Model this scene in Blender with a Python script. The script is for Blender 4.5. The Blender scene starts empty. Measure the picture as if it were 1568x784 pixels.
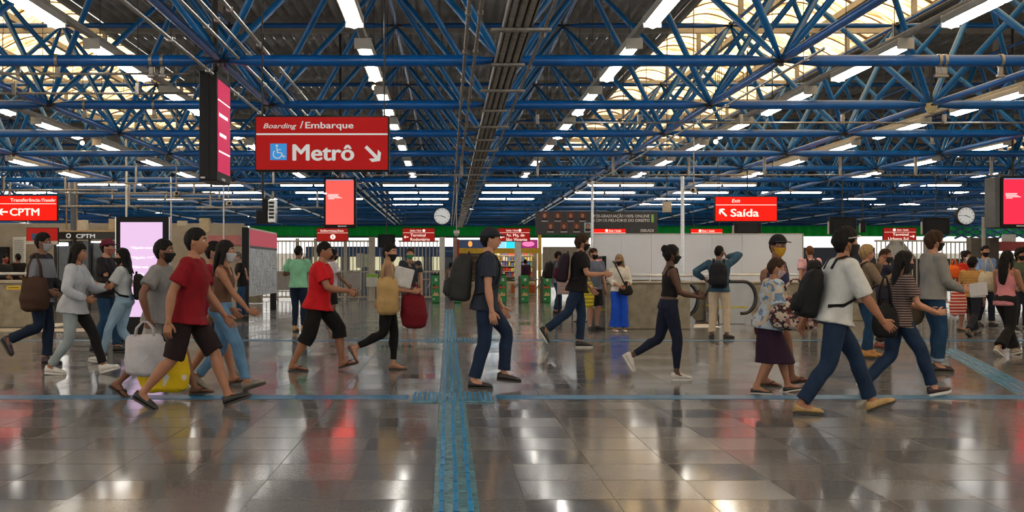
import bpy, math, random
import numpy as np
from mathutils import Vector, Matrix
random.seed(7)
SC = bpy.context.scene
COL = SC.collection
PI = math.pi
# ------------------------------------------------------------------ camera, world, sun, exposure
F = 1550.0; VX, VY = 686.0, 410.0; CH = 1.275          # focal length in pixels, vanishing point, eye height
cam = bpy.data.cameras.new('camera'); camo = bpy.data.objects.new('camera', cam); COL.objects.link(camo)
camo.location = (0, 0, CH); camo.rotation_euler = (PI/2, 0, 0)
cam.sensor_width = 36; cam.lens = F/1568*36
cam.shift_x = (784-VX)/1568; cam.shift_y = (VY-392)/1568
cam.clip_end = 500
SC.camera = camo
SC.view_settings.view_transform = 'Standard'; SC.view_settings.look = 'None'
SC.view_settings.gamma = 1; SC.view_settings.use_curve_mapping = False
SC.view_settings.exposure = 0.42
world = bpy.data.worlds.new('world'); SC.world = world; world.use_nodes = True
wn = world.node_tree; wn.nodes.clear()
wo = wn.nodes.new('ShaderNodeOutputWorld'); wb = wn.nodes.new('ShaderNodeBackground')
wb.inputs['Color'].default_value = (1.0, 0.985, 0.95, 1); wb.inputs['Strength'].default_value = 1.1
wn.links.new(wb.outputs[0], wo.inputs[0])
sun = bpy.data.lights.new('sun', 'SUN'); suno = bpy.data.objects.new('sun', sun); COL.objects.link(suno)
sun.energy = 6.5; sun.angle = 0.05; sun.color = (1, 0.92, 0.78); suno.rotation_euler = (0.12, 0.10, 0); suno.location = (0, 30, 30)
SC.cycles.max_bounces = 6; SC.cycles.diffuse_bounces = 3; SC.cycles.glossy_bounces = 3
SC.cycles.transmission_bounces = 4; SC.cycles.transparent_max_bounces = 8
SC.cycles.use_denoising = True; SC.cycles.sample_clamp_indirect = 4.0
SC.cycles.caustics_reflective = False; SC.cycles.caustics_refractive = False

def at(px, d): return (px-VX)*d/F
def zt(py, d): return CH+(VY-py)*d/F
def dep(py): return F*CH/(py-VY)

# ------------------------------------------------------------------ materials
def nodes(m):
    m.use_nodes = True; t = m.node_tree; t.nodes.clear()
    o = t.nodes.new('ShaderNodeOutputMaterial'); b = t.nodes.new('ShaderNodeBsdfPrincipled')
    t.links.new(b.outputs[0], o.inputs[0]); return t, b, o
def rgb(c): return (c[0], c[1], c[2], 1)
def srgb(r, g, b):
    f = lambda v: (v/255/12.92) if v/255 <= .04045 else ((v/255+.055)/1.055)**2.4
    return (f(r), f(g), f(b))
_mc = {}
def mat(name, c, rough=.5, metal=0, var=.12, vs=8, bump=0, bs=60, spec=.5, emit=0, coat=0, stretch=None):
    k = name
    if k in _mc: return _mc[k]
    m = bpy.data.materials.new(name); t, b, o = nodes(m); N, L = t.nodes, t.links
    tc = N.new('ShaderNodeTexCoord'); nz = N.new('ShaderNodeTexNoise'); nz.inputs['Scale'].default_value = vs; nz.inputs['Detail'].default_value = 4
    src = tc.outputs['Object']
    if stretch:
        mp = N.new('ShaderNodeMapping'); mp.inputs['Scale'].default_value = stretch; L.new(src, mp.inputs[0]); src = mp.outputs[0]
    L.new(src, nz.inputs['Vector'])
    rp = N.new('ShaderNodeValToRGB'); rp.color_ramp.elements[0].position = .3; rp.color_ramp.elements[1].position = .7
    rp.color_ramp.elements[0].color = rgb([x*(1-var) for x in c]); rp.color_ramp.elements[1].color = rgb([min(1, x*(1+var)) for x in c])
    L.new(nz.outputs['Fac'], rp.inputs[0]); L.new(rp.outputs[0], b.inputs['Base Color'])
    b.inputs['Roughness'].default_value = rough; b.inputs['Metallic'].default_value = metal
    b.inputs['Specular IOR Level'].default_value = spec; b.inputs['Coat Weight'].default_value = coat
    if emit:
        b.inputs['Emission Color'].default_value = rgb(c); b.inputs['Emission Strength'].default_value = emit
    if bump:
        n2 = N.new('ShaderNodeTexNoise'); n2.inputs['Scale'].default_value = bs; n2.inputs['Detail'].default_value = 5; L.new(src, n2.inputs['Vector'])
        bp = N.new('ShaderNodeBump'); bp.inputs['Strength'].default_value = bump; bp.inputs['Distance'].default_value = .01
        L.new(n2.outputs['Fac'], bp.inputs['Height']); L.new(bp.outputs[0], b.inputs['Normal'])
    _mc[k] = m; return m
def fabric(name, c, rough=.85, var=.18, folds=.5, stripe=None, stripe_s=30, blotch=None, bl_s=18):
    if name in _mc: return _mc[name]
    m = bpy.data.materials.new(name); t, b, o = nodes(m); N, L = t.nodes, t.links
    tc = N.new('ShaderNodeTexCoord'); nz = N.new('ShaderNodeTexNoise'); nz.inputs['Scale'].default_value = 6; nz.inputs['Detail'].default_value = 5
    L.new(tc.outputs['Object'], nz.inputs['Vector'])
    rp = N.new('ShaderNodeValToRGB'); rp.color_ramp.elements[0].position = .3; rp.color_ramp.elements[1].position = .72
    rp.color_ramp.elements[0].color = rgb([x*(1-var) for x in c]); rp.color_ramp.elements[1].color = rgb([min(1, x*(1+var)) for x in c])
    L.new(nz.outputs['Fac'], rp.inputs[0]); out = rp.outputs[0]
    if stripe:
        w = N.new('ShaderNodeTexWave'); w.bands_direction = 'Z'; w.inputs['Scale'].default_value = stripe_s; w.inputs['Distortion'].default_value = .4
        L.new(tc.outputs['Object'], w.inputs['Vector'])
        r2 = N.new('ShaderNodeValToRGB'); r2.color_ramp.elements[0].position = .48; r2.color_ramp.elements[1].position = .56
        mx = N.new('ShaderNodeMixRGB'); L.new(w.outputs['Fac'], r2.inputs[0]); L.new(r2.outputs[0], mx.inputs[0]); L.new(out, mx.inputs[1]); mx.inputs[2].default_value = rgb(stripe); out = mx.outputs[0]
    if blotch:
        for i, bc in enumerate(blotch):
            v = N.new('ShaderNodeTexNoise'); v.inputs['Scale'].default_value = bl_s*(1+.23*i); v.inputs['Detail'].default_value = 1
            mp = N.new('ShaderNodeMapping'); mp.inputs['Location'].default_value = (i*3.7, i*1.3, i*5.1); L.new(tc.outputs['Object'], mp.inputs[0]); L.new(mp.outputs[0], v.inputs['Vector'])
            r2 = N.new('ShaderNodeValToRGB'); r2.color_ramp.elements[0].position = .54; r2.color_ramp.elements[1].position = .57
            mx = N.new('ShaderNodeMixRGB'); L.new(v.outputs['Fac'], r2.inputs[0]); L.new(r2.outputs[0], mx.inputs[0]); L.new(out, mx.inputs[1]); mx.inputs[2].default_value = rgb(bc); out = mx.outputs[0]
    L.new(out, b.inputs['Base Color'])
    b.inputs['Roughness'].default_value = rough; b.inputs['Specular IOR Level'].default_value = .25
    n2 = N.new('ShaderNodeTexNoise'); n2.inputs['Scale'].default_value = 9; n2.inputs['Detail'].default_value = 6; n2.inputs['Distortion'].default_value = 1.2
    mp = N.new('ShaderNodeMapping'); mp.inputs['Scale'].default_value = (1.6, 1.6, .8); L.new(tc.outputs['Object'], mp.inputs[0]); L.new(mp.outputs[0], n2.inputs['Vector'])
    bp = N.new('ShaderNodeBump'); bp.inputs['Strength'].default_value = folds; bp.inputs['Distance'].default_value = .03
    L.new(n2.outputs['Fac'], bp.inputs['Height']); L.new(bp.outputs[0], b.inputs['Normal'])
    _mc[name] = m; return m
def emis(name, c, s):
    if name in _mc: return _mc[name]
    m = bpy.data.materials.new(name); t, b, o = nodes(m)
    b.inputs['Base Color'].default_value = rgb([x*.5 for x in c]); b.inputs['Emission Color'].default_value = rgb(c); b.inputs['Emission Strength'].default_value = s
    b.inputs['Roughness'].default_value = .45; b.inputs['Specular IOR Level'].default_value = .2
    _mc[name] = m; return m

# ------------------------------------------------------------------ mesh building
class MB:
    def __init__(s): s.v = []; s.f = []; s.m = []; s.cur = 0
    def add(s, vs, fs):
        b = len(s.v); s.v.extend([tuple(float(c) for c in p) for p in vs])
        for f in fs: s.f.append(tuple(i+b for i in f)); s.m.append(s.cur)
    def box(s, x0, x1, y0, y1, z0, z1, R=None, o=(0, 0, 0)):
        vs = [np.array((x, y, z)) for x in (x0, x1) for y in (y0, y1) for z in (z0, z1)]
        if R is not None: vs = [R@p+np.array(o) for p in vs]
        s.add(vs, [(0,1,3,2),(4,6,7,5),(0,4,5,1),(2,3,7,6),(0,2,6,4),(1,5,7,3)])
    def bbox(s, x0, x1, y0, y1, z0, z1, b=.01, R=None, o=(0, 0, 0)):
        # box with chamfered edges
        c = np.array(((x0+x1)/2, (y0+y1)/2, (z0+z1)/2)); h = np.array(((x1-x0)/2, (y1-y0)/2, (z1-z0)/2)); b = min(b, h.min()*.9)
        vs = []; idx = {}
        for sx in (-1, 1):
            for sy in (-1, 1):
                for sz in (-1, 1):
                    for a in range(3):
                        p = h-b; p = p.copy(); p[a] = h[a]; q = c+p*np.array((sx, sy, sz))
                        idx[(sx, sy, sz, a)] = len(vs); vs.append(q if R is None else R@q+np.array(o))
        fs = []
        S = (-1, 1)
        for a in range(3):
            u, w = [i for i in range(3) if i != a]
            for sg in S:
                q = []
                for (su, sw) in ((-1,-1),(1,-1),(1,1),(-1,1)):
                    k = [0,0,0]; k[a] = sg; k[u] = su; k[w] = sw; q.append(idx[(k[0],k[1],k[2],a)])
                fs.append(tuple(q))
        for a in range(3):
            u, w = [i for i in range(3) if i != a]
            for su in S:
                for sw in S:
                    k0 = [0,0,0]; k0[u] = su; k0[w] = sw; k1 = list(k0); k0[a] = -1; k1[a] = 1
                    fs.append((idx[(*k0, u)], idx[(*k1, u)], idx[(*k1, w)], idx[(*k0, w)]))
        for sx in S:
            for sy in S:
                for sz in S: fs.append(tuple(idx[(sx, sy, sz, a)] for a in range(3)))
        s.add(vs, fs)
    def loft(s, rings, cap=True):
        # rings: list of lists of points with equal counts
        n = len(rings[0]); vs = [p for r in rings for p in r]; fs = []
        for i in range(len(rings)-1):
            for j in range(n):
                k = (j+1) % n; fs.append((i*n+j, i*n+k, (i+1)*n+k, (i+1)*n+j))
        if cap:
            fs.append(tuple(range(n-1, -1, -1))); fs.append(tuple((len(rings)-1)*n+j for j in range(n)))
        s.add(vs, fs)
    def tube(s, pts, rad, n=10, up=None, dome=0, flat=None):
        # pts: polyline; rad: scalar, list, or list of (ru, rv)
        P = [np.array(p, float) for p in pts]; m = len(P)
        if not hasattr(rad, '__len__'): rad = [rad]*m
        R = [(r if hasattr(r, '__len__') else (r, r)) for r in rad]
        T = []
        for i in range(m):
            a = P[min(i+1, m-1)]-P[max(i-1, 0)]
            if 0 < i < m-1:
                a1 = P[i]-P[i-1]; a2 = P[i+1]-P[i]; a = a1/(np.linalg.norm(a1)+1e-9)+a2/(np.linalg.norm(a2)+1e-9)
            T.append(a/(np.linalg.norm(a)+1e-9))
        u = np.array(up if up is not None else ((0, 0, 1) if abs(T[0][2]) < .9 else (1, 0, 0)), float)
        rings = []
        def ring(c, t, u, ru, rv):
            v = np.cross(t, u); return [c+math.cos(2*PI*j/n)*ru*u+math.sin(2*PI*j/n)*rv*v for j in range(n)]
        for i in range(m):
            u = u-T[i]*np.dot(u, T[i]); nu = np.linalg.norm(u)
            u = u/nu if nu > 1e-6 else np.array((0, 1, 0.))
            if i == 0 and dome:
                for a in (80, 55, 28):
                    rings.append(ring(P[0]-T[0]*math.sin(math.radians(a))*max(R[0])*dome, T[0], u, R[0][0]*math.cos(math.radians(a)), R[0][1]*math.cos(math.radians(a))))
            rings.append(ring(P[i], T[i], u, *R[i]))
            if i == m-1 and dome:
                for a in (28, 55, 80):
                    rings.append(ring(P[-1]+T[-1]*math.sin(math.radians(a))*max(R[-1])*dome, T[-1], u, R[-1][0]*math.cos(math.radians(a)), R[-1][1]*math.cos(math.radians(a))))
        s.loft(rings)
    def ell(s, c, r, R=None, n=16, m=10):
        c = np.array(c, float); R = np.eye(3) if R is None else R; rings = []
        for i in range(m+1):
            a = -PI/2+PI*i/m; a = max(-PI/2+.06, min(PI/2-.06, a))
            rings.append([c+R@np.array((r[0]*math.cos(a)*math.cos(2*PI*j/n), r[1]*math.cos(a)*math.sin(2*PI*j/n), r[2]*math.sin(a))) for j in range(n)])
        s.loft(rings)
    def poly(s, pts2, y0, y1):
        # polygon in the x-z plane, extruded in y
        n = len(pts2); vs = [(x, y0, z) for x, z in pts2]+[(x, y1, z) for x, z in pts2]
        fs = [tuple(range(n)), tuple(range(2*n-1, n-1, -1))]+[(i, i+n, (i+1) % n+n, (i+1) % n) for i in range(n)]
        s.add(vs, fs)
    def mesh(s, name, mats, smooth=False):
        me = bpy.data.meshes.new(name); me.from_pydata(s.v, [], s.f)
        for m in (mats if isinstance(mats, (list, tuple)) else [mats]): me.materials.append(m)
        if any(s.m): me.polygons.foreach_set('material_index', s.m)
        if smooth: me.polygons.foreach_set('use_smooth', [True]*len(s.f))
        me.update(); return me
    def build(s, name, mats, parent=None, smooth=False, loc=None):
        return put(name, s.mesh(name, mats, smooth), parent, loc)
def put(name, me, parent=None, loc=None):
    o = bpy.data.objects.new(name, me); COL.objects.link(o)
    if parent: o.parent = parent
    if loc is not None: o.location = loc
    return o
def tag(o, label=None, cat=None, group=None, kind=None):
    if label: o['label'] = label
    if cat: o['category'] = cat
    if group: o['group'] = group
    if kind: o['kind'] = kind
    return o
def thing(name, label, cat, loc=(0, 0, 0), rz=0, group=None, kind=None):
    o = bpy.data.objects.new(name, None); COL.objects.link(o); o.location = loc; o.rotation_euler = (0, 0, rz); o.empty_display_size = .1
    return tag(o, label, cat, group, kind)
def copy_tree(o, parent=None):
    c = o.copy(); COL.objects.link(c)
    if parent: c.parent = parent
    for ch in list(o.children): copy_tree(ch, c)
    return c
# voxel remesh through one reusable object
_tmp = bpy.data.objects.new('tmp_remesh', bpy.data.meshes.new('tmp')); COL.objects.link(_tmp)
_rm = _tmp.modifiers.new('r', 'REMESH'); _rm.mode = 'VOXEL'; _sm = _tmp.modifiers.new('s', 'SMOOTH'); _sm.factor = .6
def remesh(mb, vox, it=3, amp=0, freq=22, seed=0):
    me = mb.mesh('t', []); old = _tmp.data; _tmp.data = me; bpy.data.meshes.remove(old)
    _rm.voxel_size = vox; _sm.iterations = it
    dg = bpy.context.evaluated_depsgraph_get(); ev = _tmp.evaluated_get(dg); r = bpy.data.meshes.new_from_object(ev)
    n = len(r.vertices); co = np.empty(n*3, np.float32); r.vertices.foreach_get('co', co); co = co.reshape(-1, 3)
    if amp:
        no = np.empty(n*3, np.float32); r.vertex_normals.foreach_get('vector', no); no = no.reshape(-1, 3)
        p = co*freq+seed; q = p+1.7*np.sin(p[:, [1, 2, 0]]*.63+seed)+.8*np.sin(p[:, [2, 0, 1]]*1.31)
        h = np.sin(q[:, 0]+.6*q[:, 2])*.5+np.sin(q[:, 1]*.9-q[:, 2]*.7)*.4+np.sin(q[:, 2]*1.6+q[:, 0])*.35
        co = co+no*(h*amp)[:, None]
        r.vertices.foreach_set('co', co.ravel())
    r.polygons.foreach_set('use_smooth', [True]*len(r.polygons)); r.update()
    return r
def merge(me, mb):
    # append plain geometry to a mesh
    n = len(me.vertices); co = np.empty(n*3, np.float32); me.vertices.foreach_get('co', co)
    V = [tuple(x) for x in co.reshape(-1, 3)]; Fc = [tuple(p.vertices) for p in me.polygons]
    V += mb.v; Fc += [tuple(i+n for i in f) for f in mb.f]
    r = bpy.data.meshes.new('m'); r.from_pydata(V, [], Fc); r.polygons.foreach_set('use_smooth', [True]*len(Fc)); r.update(); bpy.data.meshes.remove(me); return r
# lettering
_fc = {}
def text_mesh(body, bold=.012, shear=0):
    k = (body, bold, shear)
    if k not in _fc:
        cu = bpy.data.curves.new('t', 'FONT'); cu.body = body; cu.size = 1; cu.offset = bold; cu.shear = shear; cu.resolution_u = 3
        o = bpy.data.objects.new('t', cu); COL.objects.link(o)
        dg = bpy.context.evaluated_depsgraph_get(); me = bpy.data.meshes.new_from_object(o.evaluated_get(dg)); bpy.data.objects.remove(o); bpy.data.curves.remove(cu)
        me.materials.clear(); _fc[k] = ([tuple(v.co) for v in me.vertices], [tuple(p.vertices) for p in me.polygons]); bpy.data.meshes.remove(me)
    return _fc[k]
def text(body, x0, x1, zb, zh, y, m, parent, bold=.012, shear=0, name='lettering', base=None):
    """lettering that spans x0..x1 with baseline zb and cap height zh, on the plane y facing the viewer"""
    V, Fc = text_mesh(body, 0, shear); k_ = {0: 0}.get(bold, .012 if bold < .015 else .022 if bold < .025 else .032); xs = [v[0] for v in V]
    a, b = min(xs), max(xs); mb = MB(); sc = zh/.70
    kx = (x1-x0)/(b-a)
    for i, (u, w) in enumerate(((0, 0), (k_, 0), (-k_, 0), (0, k_*.5), (0, -k_*.5), (k_*.5, 0), (-k_*.5, 0))):
        mb.add([(x0+(v[0]-a)*kx+u*min(kx, sc), y-.0002*i, zb+v[1]*sc+w*sc) for v in V], Fc)
    return mb.build(name, m, parent)
# ------------------------------------------------------------------ shared materials
BLUE = mat('blue_paint', (.002, .095, .36), .28, 0, .22, 3, .1, 40, .5)
BLUE2 = mat('blue_paint_light', (.004, .125, .36), .34, 0, .25, 3, .1, 40, .5)
BLACK = mat('black_plastic', (.004, .004, .005), .5, spec=.25)
DARK = mat('dark_metal', (.03, .03, .032), .5, .5)
STEEL = mat('brushed_steel', (.5, .5, .49), .28, .95, .15, 20, .05)
GALV = mat('galvanised_steel', (.30, .28, .255), .45, .6, .25, 14, .15)
GREYP = mat('grey_painted_metal', (.36, .345, .31), .5, 0, .12, 10)
WHITEP = mat('white_painted_metal', (.62, .60, .55), .45, 0, .1, 10)
CONC = mat('concrete', (.27, .235, .17), .8, 0, .28, 5, .5, 35)
CONC2 = mat('concrete_wall', (.36, .31, .235), .8, 0, .12, 2, .3, 25)
RED = emis('sign_red_lit', (.80, .008, .002), .72)
REDM = emis('sign_red_large', (.38, .0, .0), .42)
REDD = emis('sign_red_small', (.42, .012, .008), .42)
WHT = emis('sign_white', (.95, .80, .70), .75)
WHTM = emis('sign_white_large', (.62, .60, .58), .45)
TUBE = emis('lamp_tube', (1, .965, .90), 14.0)
LAMPW = mat('lamp_housing', (.46, .45, .41), .5, 0, .08)
GREEN = mat('green_fascia', (.003, .40, .10), .55, 0, .15, 4)
def _tr(m):
    t = m.node_tree; N, L = t.nodes, t.links; o = [n for n in N if n.type == 'OUTPUT_MATERIAL'][0]; b = [n for n in N if n.type == 'BSDF_PRINCIPLED'][0]
    tr = N.new('ShaderNodeBsdfTranslucent'); tr.inputs[0].default_value = (.004, .50, .12, 1); mx = N.new('ShaderNodeMixShader'); mx.inputs[0].default_value = .55
    L.new(b.outputs[0], mx.inputs[1]); L.new(tr.outputs[0], mx.inputs[2]); L.new(mx.outputs[0], o.inputs[0])
_tr(GREEN)

# ------------------------------------------------------------------ floor
def floor_mat():
    m = bpy.data.materials.new('polished_granite_tiles'); t, b, o = nodes(m); N, L = t.nodes, t.links
    tc = N.new('ShaderNodeTexCoord'); sp = N.new('ShaderNodeSeparateXYZ'); L.new(tc.outputs['Object'], sp.inputs[0])
    def ma(op, a, bb=None, c=None):
        n = N.new('ShaderNodeMath'); n.operation = op
        for i, v in enumerate((a, bb, c)):
            if v is None: continue
            if isinstance(v, (int, float)): n.inputs[i].default_value = v
            else: L.new(v, n.inputs[i])
        return n.outputs[0]
    u = ma('DIVIDE', ma('SUBTRACT', sp.outputs[0], .418), .502); v = ma('DIVIDE', ma('SUBTRACT', sp.outputs[1], 6.073), .505)
    fu, fv = ma('FLOOR', u), ma('FLOOR', v); ru, rv = ma('FRACT', u), ma('FRACT', v)
    eu = ma('MINIMUM', ru, ma('SUBTRACT', 1, ru)); ev = ma('MINIMUM', rv, ma('SUBTRACT', 1, rv))
    joint = ma('LESS_THAN', ma('MINIMUM', ma('MULTIPLY', eu, 1.3), ma('MULTIPLY', ev, .5)), .006)
    cb = N.new('ShaderNodeCombineXYZ'); L.new(fu, cb.inputs[0]); L.new(fv, cb.inputs[1])
    wnz = N.new('ShaderNodeTexWhiteNoise'); wnz.noise_dimensions = '2D'; L.new(cb.outputs[0], wnz.inputs['Vector'])
    n1 = N.new('ShaderNodeTexNoise'); n1.inputs['Scale'].default_value = 90; n1.inputs['Detail'].default_value = 3; L.new(tc.outputs['Object'], n1.inputs['Vector'])
    n2 = N.new('ShaderNodeTexNoise'); n2.inputs['Scale'].default_value = .7; n2.inputs['Detail'].default_value = 5; L.new(tc.outputs['Object'], n2.inputs['Vector'])
    k = ma('ADD', ma('ADD', ma('MULTIPLY', wnz.outputs['Value'], .35), ma('MULTIPLY', n1.outputs['Fac'], .65)), ma('MULTIPLY', n2.outputs['Fac'], .5))
    rp = N.new('ShaderNodeValToRGB'); rp.color_ramp.elements[0].position = .3; rp.color_ramp.elements[1].position = 1.0
    rp.color_ramp.elements[0].color = (.085, .087, .090, 1); rp.color_ramp.elements[1].color = (.190, .192, .194, 1); L.new(k, rp.inputs[0])
    mx = N.new('ShaderNodeMixRGB'); L.new(joint, mx.inputs[0]); L.new(rp.outputs[0], mx.inputs[1]); mx.inputs[2].default_value = (.035, .03, .026, 1)
    L.new(mx.outputs[0], b.inputs['Base Color'])
    rr = ma('ADD', ma('MULTIPLY', wnz.outputs['Value'], .08), ma('ADD', .045, ma('MULTIPLY', n2.outputs['Fac'], .09)))
    L.new(ma('MAXIMUM', rr, ma('MULTIPLY', joint, .6)), b.inputs['Roughness'])
    b.inputs['Specular IOR Level'].default_value = .75
    # every tile lies a hair off level
    sx = ma('MULTIPLY', ma('SUBTRACT', wnz.outputs['Value'], .5), .012)
    w2 = N.new('ShaderNodeTexWhiteNoise'); w2.noise_dimensions = '3D'; c2 = N.new('ShaderNodeCombineXYZ'); L.new(fu, c2.inputs[0]); L.new(fv, c2.inputs[1]); c2.inputs[2].default_value = 3; L.new(c2.outputs[0], w2.inputs['Vector'])
    sy = ma('MULTIPLY', ma('SUBTRACT', w2.outputs['Value'], .5), .016)
    c3 = N.new('ShaderNodeCombineXYZ'); L.new(sx, c3.inputs[0]); L.new(sy, c3.inputs[1]); c3.inputs[2].default_value = 1
    nm = N.new('ShaderNodeVectorMath'); nm.operation = 'NORMALIZE'; L.new(c3.outputs[0], nm.inputs[0])
    bp = N.new('ShaderNodeBump'); bp.inputs['Strength'].default_value = .04; bp.inputs['Distance'].default_value = .01; L.new(n2.outputs['Fac'], bp.inputs['Height']); L.new(nm.outputs[0], bp.inputs['Normal'])
    L.new(bp.outputs[0], b.inputs['Normal'])
    return m
b = MB(); b.box(-42, 50, -8, 67, -.3, 0); tag(b.build('floor', floor_mat()), 'polished grey granite tile floor of the station hall', 'floor', kind='structure')
b = MB(); b.box(-300, 300, -200, 400, -1.2, -1.0); tag(b.build('ground', mat('outside_ground', (.3, .29, .26), .9)), 'pale ground outside the hall', 'ground', kind='structure')

# ------------------------------------------------------------------ roof: metal sheets, skylights, purlins
BX, BY = 3.655, 3.58; X0, Y0 = .69, 13.2; ZL = CH+2.70; ZU = CH+5.30; ZR = CH+6.0
def nodex(i): return X0+BX*i
def corr(x): return .045*math.sin(2*PI*x/.26)
ROOF = mat('corrugated_metal_sheet', (.21, .195, .175), .5, .35, .5, 1.3, .25, 9)
strips = [(-28.2, -14.0), (-8.5, 5.5), (11.0, 25.2), (30.6, 44.8)]
def roof_strip(xa, xb, yfrom=-9.32):
    b = MB(); y = yfrom
    nx = int((xb-xa)/.065)
    while y < 66:
        y1 = y+BY*2; pts = []
        for (yy, zz) in ((y, ZR), (y1+.15, ZR+.022)):
            pts.append([(xa+(xb-xa)*i/nx, yy, zz+corr(xa+(xb-xa)*i/nx)) for i in range(nx+1)])
        vs = pts[0]+pts[1]; n = nx+1
        b.add(vs+[(p[0], p[1], p[2]+.004) for p in vs], [(i, i+1, i+1+n, i+n) for i in range(nx)]+[(i+2*n, i+3*n, i+1+3*n, i+1+2*n) for i in range(nx)])
        y = y1
    return b
ceil = thing('ceiling', 'dark corrugated metal roof sheets over the hall', 'ceiling', (0, 0, 0), kind='structure')
YS = 37.7
for (xa, xb) in strips: roof_strip(xa, xb).build('roof_sheet', ROOF, ceil)
for (xa, xb) in ((5.5, 11.0), (-14.0, -8.5), (25.2, 30.6)): roof_strip(xa, xb, 5+BY*13).build('roof_sheet', ROOF, ceil)
def glaze_mat():
    m = bpy.data.materials.new('stained_translucent_fibreglass'); m.use_nodes = True; t = m.node_tree; t.nodes.clear(); N, L = t.nodes, t.links
    o = N.new('ShaderNodeOutputMaterial'); tr = N.new('ShaderNodeBsdfTranslucent'); df = N.new('ShaderNodeBsdfDiffuse'); mx = N.new('ShaderNodeMixShader'); mx.inputs[0].default_value = .2
    tc = N.new('ShaderNodeTexCoord'); mp = N.new('ShaderNodeMapping'); mp.inputs['Scale'].default_value = (.5, 2.2, 1)
    nz = N.new('ShaderNodeTexNoise'); nz.inputs['Scale'].default_value = 1.6; nz.inputs['Detail'].default_value = 7; nz.inputs['Distortion'].default_value = 1.4
    L.new(tc.outputs['Object'], mp.inputs[0]); L.new(mp.outputs[0], nz.inputs['Vector'])
    rp = N.new('ShaderNodeValToRGB'); e = rp.color_ramp.elements; e[0].position = .36; e[0].color = (.36, .17, .05, 1); e[1].position = .52; e[1].color = (.93, .70, .40, 1)
    L.new(nz.outputs['Fac'], rp.inputs[0]); L.new(rp.outputs[0], tr.inputs['Color']); L.new(rp.outputs[0], df.inputs['Color'])
    L.new(tr.outputs[0], mx.inputs[1]); L.new(df.outputs[0], mx.inputs[2]); L.new(mx.outputs[0], o.inputs[0]); return m
GLZ = glaze_mat(); PURL = mat('roof_purlin', (.33, .30, .25), .6, 0, .15, 6)
RIB = mat('skylight_rib', (.20, .13, .07), .7, 0, .3, 6)
def vaults(x0, n, w=1.833, rise=.34):
    out = []
    for k in range(n):
        b = MB(); xa = x0+k*w; N_ = 12; y = 5.0-BY*4
        while y < 5+BY*12.9:
            y1 = y+BY; rr = []
            for yy, zz in ((y, ZR-.02), (y1+.05, ZR+.04)):
                rr.append([(xa+w*(i/N_), yy, zz+rise*math.sin(PI*i/N_)) for i in range(N_+1)])
            M = 5
            rows = [[tuple(np.array(rr[0][i])*(1-j/M)+np.array(rr[1][i])*(j/M)) for i in range(N_+1)] for j in range(M+1)]
            b.add([p for r in rows for p in r], [(j*(N_+1)+i, j*(N_+1)+i+1, (j+1)*(N_+1)+i+1, (j+1)*(N_+1)+i) for j in range(M) for i in range(N_)])
            y = y1
        g = MB(); y = 5.0
        while y < 5+BY*12.9:
            for a in range(3):
                yy = y+BY*a/3
                g.tube([(xa+w*i/N_, yy, ZR-.03+.02*a+rise*math.sin(PI*i/N_)) for i in range(N_+1)], .022 if a else .035, 5)
            y += BY
        out.append((b, g))
    return out
for wi, x0 in enumerate((5.5, -14.0, 25.1)):
    w = thing('window_%d' % (wi+1), ['translucent vaulted skylight strip over the right of the hall', 'translucent vaulted skylight strip at the upper left', 'translucent skylight strip far to the right side'][wi], 'skylight', kind='structure')
    for (b, g) in vaults(x0, 3):
        b.build('glazing', GLZ, w, smooth=True); g.build('glazing_ribs', RIB, w)
    for k in range(4):
        b = MB(); xx = x0+k*1.833; b.box(xx-.06, xx+.06, 5, 5+BY*13, ZR-.16, ZR-.02); b.build('mullion', PURL, w)
for k in range(19):
    y = 8.2+BY*(k-3)+2.4
    b = MB(); b.box(-28, 44, y-.05, y+.05, ZR-.23, ZR-.07)
    for i in range(-7, 11):
        xx = nodex(i)+BX/2; b.box(xx-.05, xx+.05, y-.04, y+.04, ZU+.03, ZR-.20)
    tag(b.build('ceiling_purlin', PURL), 'grey roof purlin on short posts above the blue truss', 'purlin', 'roof purlins', 'structure')

# ------------------------------------------------------------------ the blue space truss
truss = thing('roof_truss', 'blue tubular steel space truss carrying the whole roof', 'roof truss', (0, 0, 0))
def taper(b, p, q, r, n=10, end=.42, pinch=.34):
    p, q = np.array(p), np.array(q); d = q-p; L = np.linalg.norm(d); d = d/L
    up = np.array((0, 0, 1.)) if abs(d[2]) < .8 else np.array((1., 0, 0))
    e = min(end, L*.2)
    pts = [p+d*.05, p+d*(.05+e*.45), p+d*(.05+e), q-d*(.05+e), q-d*(.05+e*.45), q-d*.05]
    rs = [(r*pinch, r*.55), (r*.72, r*.85), (r, r), (r, r), (r*.72, r*.85), (r*pinch, r*.55)]
    b.tube(pts, rs, n, up=up)
def inview(x, y, m=3.0): return -.4426*y-m < x < .569*y+m
seg = {'lower_chord': [], 'upper_chord': [], 'diagonal': [], 'long_chord': [], 'joint': []}
NR = 15
def ly(j): return Y0+BY*j
def uy(j): return Y0+BY*(j+.5)
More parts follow.
